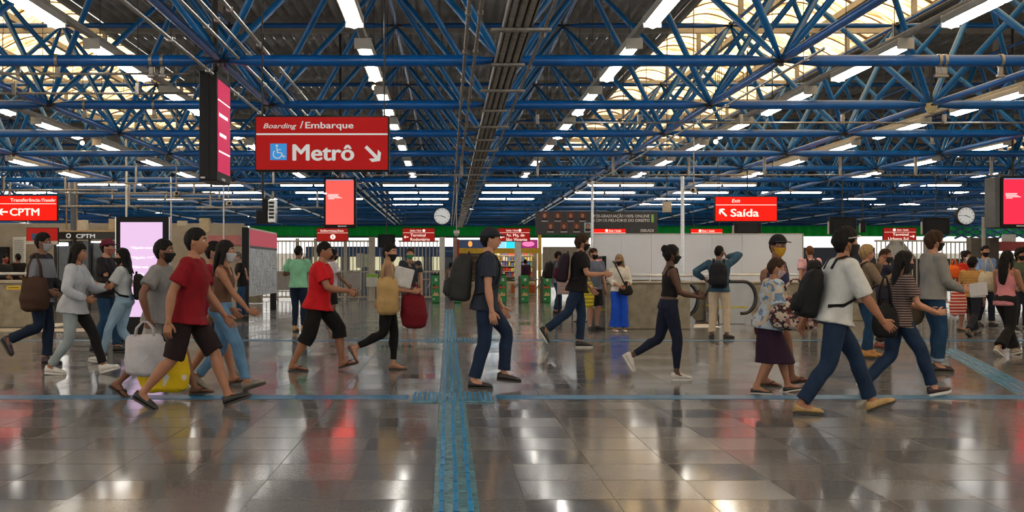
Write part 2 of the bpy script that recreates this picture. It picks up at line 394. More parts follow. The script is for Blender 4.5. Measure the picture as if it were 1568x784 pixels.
for j in range(-1, NR):
    for i in range(-11, 13):
        x, y = nodex(i), ly(j)
        if not inview(x, y) and not inview(x+BX, y): continue
        P = (x, y, ZL)
        seg['lower_chord'].append((P, (x+BX, y, ZL), .076, 12))
        if j < NR-1: seg['long_chord'].append((P, (x, y+BY, ZL), .052, 10))
        seg['joint'].append((P,))
        for sx in (-.5, .5):
            for sy in (-.5, .5):
                if -1.5 < j+sy < NR-1: seg['diagonal'].append((P, (x+BX*sx, y+BY*sy, ZU), .049, 8))
        ux, yy = x+BX/2, uy(j)
        if j < NR-1:
            seg['upper_chord'].append(((ux, yy, ZU), (ux+BX, yy, ZU), .056, 8))
            if j < NR-2: seg['upper_chord'].append(((ux, yy, ZU), (ux, yy+BY, ZU), .042, 8))
            seg['joint'].append(((ux, yy, ZU),))
NM = {'lower_chord': 'lower_chord', 'long_chord': 'lengthwise_chord', 'upper_chord': 'upper_chord', 'diagonal': 'diagonal_brace', 'joint': 'joint_plate'}
def joint(b, P):
    x, y, z = P
    b.bbox(x-.13, x+.13, y-.05, y+.05, z-.018, z+.018, .01); b.bbox(x-.05, x+.05, y-.13, y+.13, z-.03, z-.005, .01)
    b.tube([(x, y, z-.07), (x, y, z+.07)], .035, 8)
def shows(s):
    m = np.mean([np.array(p) for p in s[:2] if hasattr(p, '__len__')], 0); px = VX+F*m[0]/m[1]; py = VY-F*(m[2]-CH)/m[1]
    return (-150 < px < 1718) and py > -120
for k, L_ in seg.items():
    mt = DARK if k == 'joint' else (BLUE2 if k == 'diagonal' else BLUE)
    L_.sort(key=lambda s: (not shows(s), s[0][1]))
    rest = MB()
    for n_, s in enumerate(L_):
        b = MB() if n_ < 99 else rest
        if k == 'joint': joint(b, s[0])
        else: taper(b, s[0], s[1], s[2], s[3] if n_ < 160 else 6)
        if n_ < 99: b.build(NM[k], mt, truss, smooth=(k != 'joint'))
    if rest.v: tag(rest.build(NM[k], mt, truss, smooth=(k != 'joint')), kind='stuff')

# ------------------------------------------------------------------ fluorescent lamps
ZF = CH+2.98
def lamp_parts(root, near=True, L=2.4):
    w_ = .11 if near else .07
    b = MB(); b.bbox(-w_, w_, 0, L, .02, .11, .012); b.build('lamp_housing', LAMPW, root)
    b = MB()
    for c in (0, 1):
        b.tube([(0, .06+c*L/2, 0), (0, L/2-.04+c*L/2, 0)], (.052, .052) if near else (.030, .030), 8, up=(0, 0, 1))
    b.build('fluorescent_tube', TUBE, root, smooth=True)
    for yy in (.012, L-.012): b = MB(); b.bbox(-.115, .115, yy-.014, yy+.014, -.035, .115, .006); b.build('end_cap', LAMPW, root)
    if near:
        for yy in (.35, L-.35): b = MB(); b.tube([(0, yy, .10), (0, yy, ZU-ZF-.02)], .006, 5); b.build('suspension_wire', DARK, root)
ORD = ['first', 'second', 'third', 'fourth', 'fifth', 'sixth', 'seventh', 'eighth', 'ninth', 'tenth', 'eleventh', 'twelfth', 'thirteenth', 'fourteenth', 'fifteenth']
def rown(i):
    k = i-9   # column 9 lies just left of the tray
    return ('%s row left of the cable tray' % ORD[9-i]) if i <= 9 else ('%s row right of the cable tray' % ORD[i-10])
lengthwise = None; rows = [k for k in range(-8, 10)]
LX = [nodex(i)+BX/2-.01 for i in range(-10, 12)]
for j in range(-5, 6):
    y = 13.62+BY*j
    for i, x in enumerate(LX):
        if not inview(x, y, 1.0) and not (j < -1 and abs(x-.5) < 9): continue
        lab = 'lengthwise fluorescent lamp, %s, %s' % (rown(i), ORD[j+1]+' from the viewer' if j > -2 else ORD[-2-j]+' behind the viewer')
        if lengthwise is None:
            lengthwise = thing('fluorescent_lamp', lab, 'lamp', (x, y, ZF), 0, 'lengthwise lamps in the near half'); lamp_parts(lengthwise)
        else: c = copy_tree(lengthwise); c.location = (x, y, ZF); c['label'] = lab
cross = None
for j in range(0, 8):
    y = 36.2+BY*j
    for i, x in enumerate(LX):
        if not inview(x, y, 1.0) or (j > 2 and (i*7+j*5) % 3 != 0) or (abs(x) > 12 and (i+j) % 2): continue
        lab = 'crosswise fluorescent lamp, %s, %s crosswise line beyond' % (rown(i), ORD[j])
        jx = ((i*13+j*29) % 7-3)*.12 if j > 2 else 0
        if cross is None:
            cross = thing('fluorescent_lamp', lab, 'lamp', (x+1.2, y, ZF), PI/2, 'crosswise lamps in the far half'); lamp_parts(cross, False)
        else:
            c = copy_tree(cross); c.location = (x+1.2+jx, y, ZF-.03); c['label'] = lab
for i, x in enumerate(LX):
    if not inview(x, 30, 0): continue
    y0 = max(9, abs(x)/.6-2); b = MB(); b.bbox(x-.05, x+.05, y0, 35, ZF+.115, ZF+.19, .01)
    tag(b.build('cable_channel', GREYP), 'grey channel above the lengthwise lamps of the %s' % rown(i), 'cable channel', 'channels above the lamp rows')
# warm spotlights
for (px, py, d, nm) in ((573, 134, 20, 'small warm spotlight above the large boarding sign'), (1096, 217, 22, 'small warm spotlight in the truss left of the right-hand skylight'), (126, 219, 24, 'small warm spotlight in the truss at far left')):
    o = thing('spotlight', nm, 'spotlight', (at(px, d), d, zt(py, d)))
    b = MB(); b.ell((0, 0, 0), (.045, .045, .045)); b.build('bulb', emis('warm_bulb', (1, .62, .28), 30), o, smooth=True)
    b = MB(); b.tube([(0, .04, .05), (0, .04, .12)], .06, 12); b.tube([(0, .04, .12), (0, .04, ZU-zt(py, d) if py > 150 else .9)], .008, 6); b.build('mount', DARK, o)

# ------------------------------------------------------------------ trays, conduits, pipes in the truss
tray = thing('cable_tray', 'long cable tray with three pipes under the truss towards the vanishing point', 'cable tray', (.72, 0, CH+2.50))
for k, dx in enumerate((-.085, 0, .085)):
    b = MB(); b.tube([(dx, 7.5, 0), (dx, 62, 0)], .037, 10); b.build('pipe', GALV, tray, smooth=True)
b = MB(); b.box(-.15, -.13, 7.5, 62, -.03, .06); b.box(.13, .15, 7.5, 62, -.03, .06); b.box(-.13, .13, 7.5, 62, .05, .058); b.build('tray', GALV, tray)
for k in range(30):
    y = 8.6+k*1.79; b = MB(); b.bbox(-.28 if k % 2 else -.2, .34 if k % 2 else .2, y-.04, y+.04, -.075, -.042, .006); b.build('bracket', GALV, tray)
def conduit(label, x, z, y0, y1, r=.019, step=1.8, nm='conduit', m=GALV):
    o = thing(nm, label, 'conduit', (x, y0, z)); b = MB(); b.tube([(0, 0, 0), (0, y1-y0, 0)], r, 8); b.build('pipe', m, o, smooth=True)
    y = .6
    while y < y1-y0: b = MB(); b.bbox(-r-.012, r+.012, y-.025, y+.025, -r-.008, .02, .004); b.build('coupling', m, o); y += step
    return o
conduit('thin conduit running lengthwise, first left of the cable tray', .32, CH+2.52, 7.6, 60)
conduit('thin conduit running lengthwise, second left of the cable tray', .20, CH+2.52, 7.6, 60)
conduit('thin conduit running lengthwise just right of the cable tray', 1.06, CH+2.62, 9, 60, .022)
conduit('steel conduit beside the left lengthwise chord, lowest of four', -3.13, CH+2.58, 9, 60, .022, m=STEEL)
conduit('steel conduit beside the left lengthwise chord, second of four', -2.72, CH+2.72, 9, 60, .02, m=STEEL)
conduit('steel conduit beside the left lengthwise chord, third of four', -2.60, CH+2.80, 9, 60, .02, m=STEEL)
conduit('steel conduit beside the left lengthwise chord, topmost of four', -2.46, CH+2.92, 9, 60, .024, m=STEEL)
conduit('pale conduit along the lengthwise chord right of centre', 4.46, CH+2.60, 12, 60, .018, m=STEEL)
def hconduit(label, x0, x1, y, z, r=.017):
    o = thing('cross_conduit', label, 'conduit', (x0, y, z)); b = MB(); b.tube([(0, 0, 0), (x1-x0, 0, 0)], r, 8); b.build('pipe', GALV, o, smooth=True)
    x = .5
    while x < x1-x0: b = MB(); b.bbox(x-.03, x+.03, -.03, .03, -.025, max(.15, ZL-z), .006); b.build('clamp', GALV, o); x += 1.83
hconduit('thin conduit running crosswise under the second beam on the right', at(780, 18.2), at(1600, 18.2), 18.2, zt(188, 18.2))
hconduit('thin conduit running crosswise at upper left, upper of two', at(-30, 13.35), at(290, 13.35), 13.35, zt(113, 13.35))
hconduit('thin conduit running crosswise at upper left, lower of two', at(-30, 15.0), at(300, 15.0), 15.0, zt(143, 15.0))
hconduit('thin conduit running crosswise behind the clock', at(560, 24.5), at(1560, 24.5), 24.5, zt(268, 24.5))
hconduit('thin conduit running crosswise over the left kiosk', at(180, 27), at(560, 27), 27, zt(281, 27), .02)
hconduit('brown conduit running crosswise above the transfer kiosk', at(-20, 30), at(180, 30), 30, zt(291, 30), .03)
for (lab, a, c_, py, dd) in (('beige pipe crosswise above the kiosk, left end', -10, 250, 316, 31.1), ('beige pipe crosswise behind the double screen', 150, 420, 304, 34.68), ('beige pipe crosswise above the map board', 300, 500, 318, 34.68), ('brown pipe crosswise above the lilac totem', 90, 330, 296, 31.1)):
    hconduit(lab, at(a, dd), at(c_, dd), dd, zt(py, dd), .03)
# clamps and fittings on the nearest beam, loudspeaker cone, dome camera
for kk, (px, d) in enumerate(((88, 13.2), (232, 13.2), (249, 13.2), (1437, 13.2), (1446, 13.2), (1532, 13.2), (130, 16.78), (236, 16.78), (1427, 20.4))):
    o = thing('pipe_clamp', 'galvanised clamp on the blue beams, '+['first from left on the nearest','second from left on the nearest','third from left on the nearest','fourth from left on the nearest','fifth from left on the nearest','rightmost on the nearest','left one on the second','right one on the second','only one on the third'][kk], 'clamp', (at(px, d), d, ZL), 0, 'clamps on the cross beams'); b = MB()
    b.tube([(-.02, 0, 0), (.02, 0, 0)], .088, 14); b.bbox(-.03, .03, -.02, .02, -.19, -.08, .006); b.bbox(-.05, .05, -.03, .03, -.22, -.18, .008); b.build('strap', GALV, o)
o = thing('loudspeaker', 'beige cone loudspeaker fixed to a truss joint upper right', 'loudspeaker', (nodex(2), 16.78, ZL-.1))
b = MB(); b.tube([(0, -.02, .12), (0, -.02, .02), (0, -.02, -.04)], [.11, .085, .05], 16); b.build('cone', mat('beige_plastic', (.55, .45, .22), .6), o, smooth=False)
b = MB(); b.tube([(0, 0, .1), (0, 0, .75)], .03, 8); b.build('stem', DARK, o)
def dome_camera(px, py, d, label):
    o = thing('dome_camera', label, 'camera', (at(px, d), d, zt(py, d)))
    b = MB(); b.tube([(0, 0, .10), (0, 0, .02)], .085, 16); b.build('housing', WHITEP, o, smooth=False)
    b = MB(); b.ell((0, 0, 0), (.075, .075, .09)); b.build('dome', mat('dome_grey', (.35, .35, .34), .2), o, smooth=True)
    b = MB(); b.tube([(0, 0, .1), (0, 0, ZL-zt(py, d))], .014, 8); b.build('drop_pipe', GALV, o)
dome_camera(699, 358, 30, 'white dome camera hanging at the end of the central cable tray')
def cctv(px, py, d, rz, label):
    o = thing('security_camera', label, 'camera', (at(px, d), d, zt(py, d)), rz)
    b = MB(); b.bbox(-.06, .06, -.22, .16, -.05, .05, .012); b.build('housing', mat('beige_case', (.5, .42, .3), .6), o)
    b = MB(); b.tube([(0, -.25, 0), (0, -.2, 0)], .035, 12); b.build('lens', BLACK, o)
    b = MB(); b.tube([(0, .05, .05), (0, .05, ZR-zt(py, d) if py > 200 else .3)], .015, 8); b.build('bracket', GALV, o)
cctv(1372, 62, 17, .8, 'beige security camera between braces at upper right')
cctv(270, 297, 26, .3, 'dark security camera left of the hanging double screen')
cctv(350, 312, 26, .3, 'dark security camera above the map board')
cctv(1062, 292, 23.5, -.3, 'dark security camera beside the tall steel pole')

# ------------------------------------------------------------------ far end: fascia, walls
def wbox(name, label, cat, px0, px1, py0, py1, d, th, m, kind=None, group=None, b=.01):
    """box whose front face covers the given outline at depth d; th is its thickness"""
    mb = MB(); mb.bbox(at(px0, d), at(px1, d), d, d+th, zt(py1, d), zt(py0, d), b); o = mb.build(name, m); return tag(o, label, cat, group, kind)
def corr_panel(px0, px1, py0, py1, d, m):
    b = MB(); x0, x1, z0, z1 = at(px0, d), at(px1, d), zt(py1, d), zt(py0, d); n = int((x1-x0)/.15); vs = []
    for i in range(n+1):
        x = x0+(x1-x0)*i/n; y = d+(.03 if i % 4 < 2 else -.03); vs += [(x, y, z0), (x, y, z1)]
    k = len(vs); vs2 = vs+[(x, y+.02, z) for x, y, z in vs]
    b.add(vs2, [(2*i, 2*i+2, 2*i+3, 2*i+1) for i in range(n)]+[(k+2*i, k+2*i+1, k+2*i+3, k+2*i+2) for i in range(n)]); return b
tag(corr_panel(382, 1640, 346, 362, 64, GREEN).build('wall_back', GREEN), 'green corrugated fascia across the far end under the roof', 'fascia', kind='structure')
tag(corr_panel(60, 1700, 262, 343, 65, GREEN).build('wall_back_upper', mat('dark_blue_cladding', (.02, .13, .27), .6, 0, .3, 1)), 'dark blue cladding closing the far end behind the truss', 'wall', kind='structure')
wbox('trim_1', 'light blue edge beam along the top of the green fascia', 'trim', 330, 1640, 342.5, 346, 63.8, .2, mat('pale_blue_edge', (.12, .35, .62), .5), 'structure')
wbox('trim_2', 'dark green lower band below the fascia', 'trim', 382, 1225, 361, 364, 63.7, .2, mat('dark_green_edge', (.01, .12, .035), .5), 'structure')
b = MB(); b.box(-26, at(372, 33), 33, 33.3, 0, zt(342, 33)); tag(b.build('wall_left', CONC2), 'beige concrete wall behind the kiosk at left', 'wall', kind='structure')
wbox('wall_left_header', 'pale band of wall above the map board at left', 'wall', 300, 378, 346, 360, 34, .2, mat('pale_cream', (.55, .5, .44), .7), 'structure')
# outdoors beyond the fence: low buildings in daylight
wbox('building', 'low grey building outdoors beyond the fence', 'building', 150, 1900, 388, 414, 90, 8, mat('outdoor_building', (.32, .30, .27), .8), 'structure')
# ------------------------------------------------------------------ tactile paving
TT = mat('tactile_base', (.085, .205, .25), .22, 0, .35, 18, .2, 60, .7)
TB = mat('tactile_bar_blue', (.006, .19, .44), .3, 0, .3, 12, .1, 60, .7)
TL = mat('blue_floor_line', (.006, .13, .28), .35, 0, .25, 6)
TI = mat('inlay_tile_blue', (.10, .20, .24), .4, 0, .25, 30)
o = thing('tactile_strip', 'blue ridged tactile strip running straight away over the floor', 'tactile paving', (0, 0, .0))
cx = .043
b = MB()
for k in range(103):
    y = 5.0+.25*k; b.bbox(cx-.124, cx+.124, y+.003, y+.247, .0005, .006, .002)
b.build('base_tiles', TT, o)
for dx in (-.078, 0, .078):
    b = MB()
    for k in range(103):
        y = 5.0+.25*k; b.bbox(cx+dx-.014, cx+dx+.014, y+.012, y+.238, .006, .011, .003)
    b.build('ridge', TB, o)
for (yc, h, w, nm) in ((9.93, .72, .40, 'nearer'), (17.75, .85, .44, 'farther')):
    o = thing('tactile_crossing', 'striped tactile crossing tiles where the strip meets the %s blue line' % nm, 'tactile paving', (cx, yc, 0))
    b = MB(); b.bbox(-w, w, -h/2, h/2, .001, .0125, .003); b.build('base_tiles', TT, o)
    b = MB()
    for k in range(16):
        x = -w+.03+k*(2*w-.06)/15; b.bbox(x-.012, x+.012, -h/2+.015, h/2-.015, .0125, .018, .003)
    b.build('ridge', TB, o)
for i, (yc, h, nm) in enumerate(((9.97, .30, 'nearer'), (17.75, .28, 'farther'))):
    for (x0, x1, sd) in ((-17, cx-.43, 'left'), (cx+.43, 22, 'right')):
        b = MB(); x = x0
        while x < x1-.02:
            b.bbox(x+.002, min(x1, x+.5)-.002, yc-h/2, yc+h/2, .0005, .004, .001); x += .5
        tag(b.build('floor_line', TL), '%s flat blue line across the floor, %s of the tactile strip' % (nm, sd), 'floor line')
# slanting strip at right
p0, p1 = np.array((at(1450, 15.9), 15.9)), np.array((at(1585, 10.0), 10.0)); dv = p1-p0; ln = np.linalg.norm(dv)
o = thing('tactile_strip', 'blue tactile strip slanting across the floor at right', 'tactile paving', (p0[0], p0[1], 0), math.atan2(dv[1], dv[0]))
b = MB()
for k in range(int(ln/.25)): b.bbox(k*.25+.003, k*.25+.247, -.15, .15, .0005, .006, .002)
b.build('base_tiles', TT, o)
for dx in (-.1, -.035, .035, .1):
    b = MB()
    for k in range(int(ln/.25)): b.bbox(k*.25+.012, k*.25+.238, dx-.013, dx+.013, .006, .011, .003)
    b.build('ridge', TB, o)

# ------------------------------------------------------------------ signs
def tpx(body, px0, px1, pyb, cap, d, y, m, parent, bold=.012, shear=0):
    ox, oy, oz = parent.location
    return text(body, at(px0, d)-ox, at(px1, d)-ox, zt(pyb, d)-oz, cap*d/F, y-oy, m, parent, bold, shear)
def arrow(b, cx_, cz, L, w, ang, y0, y1):
    """arrow pointing along ang in the x-z plane"""
    c, s_ = math.cos(ang), math.sin(ang)
    def tr(p): return (cx_+p[0]*c-p[1]*s_, cz+p[0]*s_+p[1]*c)
    h = w/2
    b.poly([tr(p) for p in ((-L/2, -h), (L/2-w*.9, -h), (L/2-w*.9, h), (-L/2, h))], y0, y1)
    for sg in (1, -1):
        q = [(L/2, 0), (L/2-w*1.45, sg*w*1.9), (L/2-w*2.75, sg*w*1.9), (L/2-w*1.2, 0)]
        b.poly([tr(p) for p in q], y0, y1)
def board(label, px0, px1, py0, py1, d, m, th=.12, rods=None, top=None, name='hanging_sign', frame=BLACK, fw=.018, cat='sign'):
    x0, x1, z0, z1 = at(px0, d), at(px1, d), zt(py1, d), zt(py0, d); cx_ = (x0+x1)/2
    o = thing(name, label, cat, (cx_, d, z0)); W, H = (x1-x0)/2, z1-z0
    b = MB(); b.bbox(-W, W, .004, th, 0, H, .008); b.build('casing', frame, o)
    b = MB(); b.box(-W+fw, W-fw, -.002, .004, fw, H-fw); b.build('sign_face', m, o)
    if rods:
        for px in rods:
            x = at(px, d)-cx_; b = MB(); b.tube([(x, th/2, H), (x, th/2, ZR-z0+.02)], .009, 6); b.build('hanging_rod', DARK, o)
    return o
def stripe(o, py, px0, px1, d, m, h=.012):
    ox, oy, oz = o.location; b = MB(); b.box(at(px0, d)-ox, at(px1, d)-ox, -.006, -.002, zt(py, d)-oz-h/2, zt(py, d)-oz+h/2); b.build('divider_line', m, o)
d = 12.0
S = board('large red Boarding / Embarque Metrô sign with a wheelchair symbol', 390, 596, 177, 262, d, REDM, .14, (400, 588), name='hanging_sign')
YF = d-.008
stripe(S, 205.5, 392.5, 593.5, d, WHTM, .02)
tpx('Boarding', 403.5, 454, 196.5, 7.5, d, YF, WHTM, S, .008, .28)
tpx('/', 459.5, 464.5, 196.5, 11, d, YF, WHTM, S, .012)
tpx('Embarque', 468, 541, 196.5, 9.6, d, YF, WHTM, S, .022)
tpx('Metrô', 449, 541.5, 245.5, 24.5, d, YF, WHTM, S, .03)
b = MB(); q = lambda px, py: (at(px, d)-S.location[0], zt(py, d)-S.location[2])
ax, az = q(571, 235.5); arrow(b, ax, az, 31*d/F, 5.2*d/F, -PI/4, -.007, -.002); b.build('arrow', WHTM, S)
b = MB(); x0, z0 = q(414, 245); x1, z1 = q(439, 220); b.box(x0, x1, -.006, -.002, z0, z1); pl = b.build('wheelchair_plate', emis('pictogram_blue', (.03, .25, .62), .55), S)
def ring(b, c, r, w, a0, a1, y0, y1, n=26):
    P = []
    for k in range(n+1): a = a0+(a1-a0)*k/n; P.append((c[0]+r*math.cos(a), c[1]+r*math.sin(a)))
    for k in range(n):
        a = a0+(a1-a0)*(k+.5)/n
        def pt(i, rr): an = a0+(a1-a0)*i/n; return (c[0]+rr*math.cos(an), c[1]+rr*math.sin(an))
        b.poly([pt(k, r-w/2), pt(k, r+w/2), pt(k+1, r+w/2), pt(k+1, r-w/2)], y0, y1)
def stroke(b, pts, w, y0, y1):
    for (p, r) in zip(pts, pts[1:]):
        p, r = np.array(p), np.array(r); u = r-p; u = u/np.linalg.norm(u); nrm = np.array((-u[1], u[0]))*w/2; e = u*w*.3
        b.poly([tuple(p-e+nrm), tuple(r+e+nrm), tuple(r+e-nrm), tuple(p-e-nrm)], y0, y1)
b = MB(); s_ = (x1-x0)/25
u_ = lambda x, z: (x0+x*s_, z0+z*s_)
ring(b, u_(11, 9), 6.4*s_, 1.3*s_, PI*.72, PI*1.95, -.01, -.006); ring(b, u_(10, 21.8), .9*s_, 1.8*s_, 0, 2*PI, -.01, -.006, 12)
stroke(b, [u_(10, 19), u_(11, 11), u_(17, 11), u_(20, 4.5), u_(22.5, 5.5)], 1.4*s_, -.01, -.006); stroke(b, [u_(10.6, 15.5), u_(16, 15.5)], 1.2*s_, -.01, -.006)
b.build('wheelchair_symbol', WHTM, S)

d = 25.3; YF = d-.007
S = board('bright red Transferência sign with a left arrow at the left edge', -8, 88, 299, 338.5, d, RED, .12, (2, 80))
stripe(S, 312, -6, 86, d, WHT, .014)
tpx('Transferência', 16, 61, 308.8, 5.2, d, YF, WHT, S, .014); tpx('/Transfer', 62, 85.5, 308.8, 4.8, d, YF, WHT, S, .012, .25)
tpx('CPTM', 15.5, 60, 330, 11, d, YF, WHT, S, .03)
b = MB(); arrow(b, at(5, d)-S.location[0], zt(324.5, d)-S.location[2], 14*d/F, 2.6*d/F, PI, -.007, -.002); b.build('arrow', WHT, S)
S = board('bright red Exit / Saída sign above the white hoarding', 1094.5, 1190.5, 300.5, 339.5, d, RED, .12, (1100, 1184))
stripe(S, 313.8, 1096, 1189, d, WHT, .014)
tpx('Exit', 1120.5, 1133.5, 310, 5.2, d, YF, WHT, S, .012, .2); tpx('Saída', 1119, 1161.5, 331.5, 11.5, d, YF, WHT, S, .03)
b = MB(); arrow(b, at(1107, d)-S.location[0], zt(325.5, d)-S.location[2], 15.5*d/F, 2.7*d/F, PI*.75, -.007, -.002); b.build('arrow', WHT, S)
d = 38.6; YF = d-.007
def m_badge(o, px, py, r, d):
    b = MB(); ox, oy, oz = o.location; c = (at(px, d)-ox, zt(py, d)-oz); ring(b, c, r*d/F*.5, r*d/F, 0, 2*PI, -.006, -.002, 14); b.build('badge', WHT, o)
S = board('dark red Informações sign with an information mark', 484.5, 533.5, 349, 369.5, d, REDD, .1, (490, 528), CH+3.2); stripe(S, 356.7, 486, 533, d, WHT, .012)
tpx('Informações', 491, 526, 354.8, 3.4, d, YF, WHT, S, .006); m_badge(S, 509.7, 362.7, 4.0, d)
b = MB(); ox, oy, oz = S.location; b.box(at(509.1, d)-ox, at(510.3, d)-ox, -.009, -.006, zt(365.2, d)-oz, zt(361.6, d)-oz); b.box(at(509.1, d)-ox, at(510.3, d)-ox, -.009, -.006, zt(360.9, d)-oz, zt(359.8, d)-oz); b.build('information_mark', REDD, S)
S = board('dark red Terminal Rodoviário sign with a left arrow', 616, 666, 349, 370, d, REDD, .1, (621, 660), CH+3.2); stripe(S, 356.5, 617, 665, d, WHT, .012)
tpx('Saída / Exit', 628, 645, 354.4, 2.6, d, YF, WHT, S, .008); m_badge(S, 649, 353.2, 2.2, d)
tpx('Terminal', 628.5, 651.5, 362.2, 4.3, d, YF, WHT, S, .012); tpx('Rodoviário', 628.5, 658, 368.6, 4.3, d, YF, WHT, S, .012)
b = MB(); arrow(b, at(622, d)-S.location[0], zt(363, d)-S.location[2], 7*d/F, 1.1*d/F, PI, -.007, -.002); b.build('arrow', WHT, S)
S = board('red Av. Mq. de São Vicente sign behind the man in the dark cap', 762, 812, 349, 370, d, REDD, .1, (767, 806), CH+3.2); stripe(S, 356.3, 764, 811, d, WHT, .012)
tpx('Saída / Exit', 775, 793, 354.2, 2.6, d, YF, WHT, S, .008); m_badge(S, 796, 352.8, 2.2, d)
tpx('Av. Mq. de', 775, 803, 362.2, 4.4, d, YF, WHT, S, .012); tpx('São Vicente', 775, 807, 368.8, 4.4, d, YF, WHT, S, .012)
b = MB(); arrow(b, at(769, d)-S.location[0], zt(363, d)-S.location[2], 7*d/F, 1.1*d/F, PI, -.007, -.002); b.build('arrow', WHT, S)
S = board('red Terminal Urbano Sul sign with a right arrow', 1352.5, 1403.5, 348.5, 368.8, d, REDD, .1, (1358, 1398), CH+3.2); stripe(S, 355.4, 1354, 1402, d, WHT, .012)
m_badge(S, 1369.5, 352, 2.3, d); tpx('Exit / Saída', 1374, 1391, 353.3, 2.6, d, YF, WHT, S, .008)
tpx('Terminal', 1367, 1391, 361.0, 4.3, d, YF, WHT, S, .012); tpx('Urbano Sul', 1360, 1391, 367.5, 4.3, d, YF, WHT, S, .012)
b = MB(); arrow(b, at(1397, d)-S.location[0], zt(362, d)-S.location[2], 7*d/F, 1.1*d/F, 0, -.007, -.002); b.build('arrow', WHT, S)
d = 29.0; YF = d-.007
S = board('narrow red Exit / Saída sign in front of the dark advertising banner', 908, 959, 349.5, 362, d, RED, .08, (912, 955)); stripe(S, 356.7, 909, 958, d, WHT, .01)
m_badge(S, 929, 353.2, 2.3, d); tpx('Exit / Saída', 933, 951, 354.9, 3.2, d, YF, WHT, S, .014)
S = board('narrow red Exit / Saída sign above the middle of the white hoarding', 1057, 1107, 349.8, 362, d, RED, .08, (1062, 1102)); stripe(S, 356.7, 1058, 1106, d, WHT, .01)
m_badge(S, 1072, 353.4, 2.3, d); tpx('Exit / Saída', 1075.5, 1094, 355.1, 3.2, d, YF, WHT, S, .014)
d = 29.6; YF = d-.007
S = board('dim red and white transfer sign on the beige wall at left', 40, 89, 348.5, 375, d, REDD, .08)
b = MB(); ox, oy, oz = S.location; b.box(at(49, d)-ox, at(57, d)-ox, -.008, -.002, zt(367.5, d)-oz, zt(357.5, d)-oz); b.build('blue_plate', mat('plate_blue', (.03, .09, .22), .5), S)
b = MB(); b.box(at(40.5, d)-ox, at(88.5, d)-ox, -.006, -.002, zt(374.5, d)-oz, zt(369, d)-oz); b.build('white_band', mat('plate_white', (.5, .47, .42), .5), S)
# advertising banner
DG = mat('banner_charcoal', (.035, .036, .04), .6); PT = mat('banner_text', (.72, .70, .68), .6)
d = 30.0; YF = d-.012
S = board('charcoal advertising banner with eight small portraits and white lettering', 820, 1007, 323.5, 359.5, d, DG, .06, (838, 990), name='advertising_banner', frame=DG, fw=.004, cat='banner')
tpx('PÓS-GRADUAÇÃO', 909, 956, 333, 4.4, d, YF, PT, S, .022); tpx('100% ONLINE', 958, 994.5, 333, 4.4, d, YF, PT, S, .008)
tpx('COM OS', 909, 929.5, 339.6, 4.4, d, YF, PT, S, .008); tpx('MELHORES DO DIREITO', 931.5, 994.5, 339.6, 4.4, d, YF, PT, S, .022)
tpx('EBRADI', 981, 1000.5, 355.2, 4.4, d, YF, PT, S, .02)
b = MB(); ox, oy, oz = S.location; b.box(at(997.2, d)-ox, at(1001, d)-ox, -.012, -.002, zt(340.5, d)-oz, zt(328.5, d)-oz); b.build('green_tab', mat('tab_green', (.22, .5, .08), .6), S)
SK_ = mat('portrait_skin', (.42, .19, .11), .7); SU = mat('portrait_suit', (.02, .02, .025), .7); HB = mat('portrait_hair', (.05, .03, .02), .7); PBG = mat('portrait_backing', (.16, .035, .02), .7); PBL = mat('portrait_backing_pale', (.35, .5, .55), .7)
k = 0
for row, (yc, xs) in enumerate(((331, (834, 854, 874, 892)), (347.5, (843, 863.5, 883, 900)))):
    for xc in xs:
        p = MB(); c = lambda dx, dy: (at(xc+dx, d)-ox, zt(yc+dy, d)-oz)
        def disc(p, cxx, czz, rx, rz, y): p.poly([(cxx+rx*math.cos(a*PI/8), czz+rz*math.sin(a*PI/8)) for a in range(16)], y, -.002)
        x_, z_ = c(0, 0); bg = MB(); bg.poly([c(-5.5, 6.5), c(5.5, 6.5), c(5.5, -6.5), c(-5.5, -6.5)], -.010, -.002); po = bg.build('portrait', PBL if k == 7 else PBG, S)
        g = MB(); disc(g, x_, z_-4.3*d/F, 4.6*d/F, 2.6*d/F, -.013); g.build('suit', SU, po)
        g = MB(); disc(g, x_, z_+1.6*d/F, 3.2*d/F, 4.0*d/F, -.016); g.build('hair', HB, po)
        g = MB(); disc(g, x_, z_+.6*d/F, 2.5*d/F, 3.6*d/F, -.020); g.build('face', SK_, po)
        g = MB(); g.poly([c(-5, 8.1), c(5, 8.1), c(5, 7.1), c(-5, 7.1)], -.01, -.002); g.build('caption_bar', PT, S); k += 1

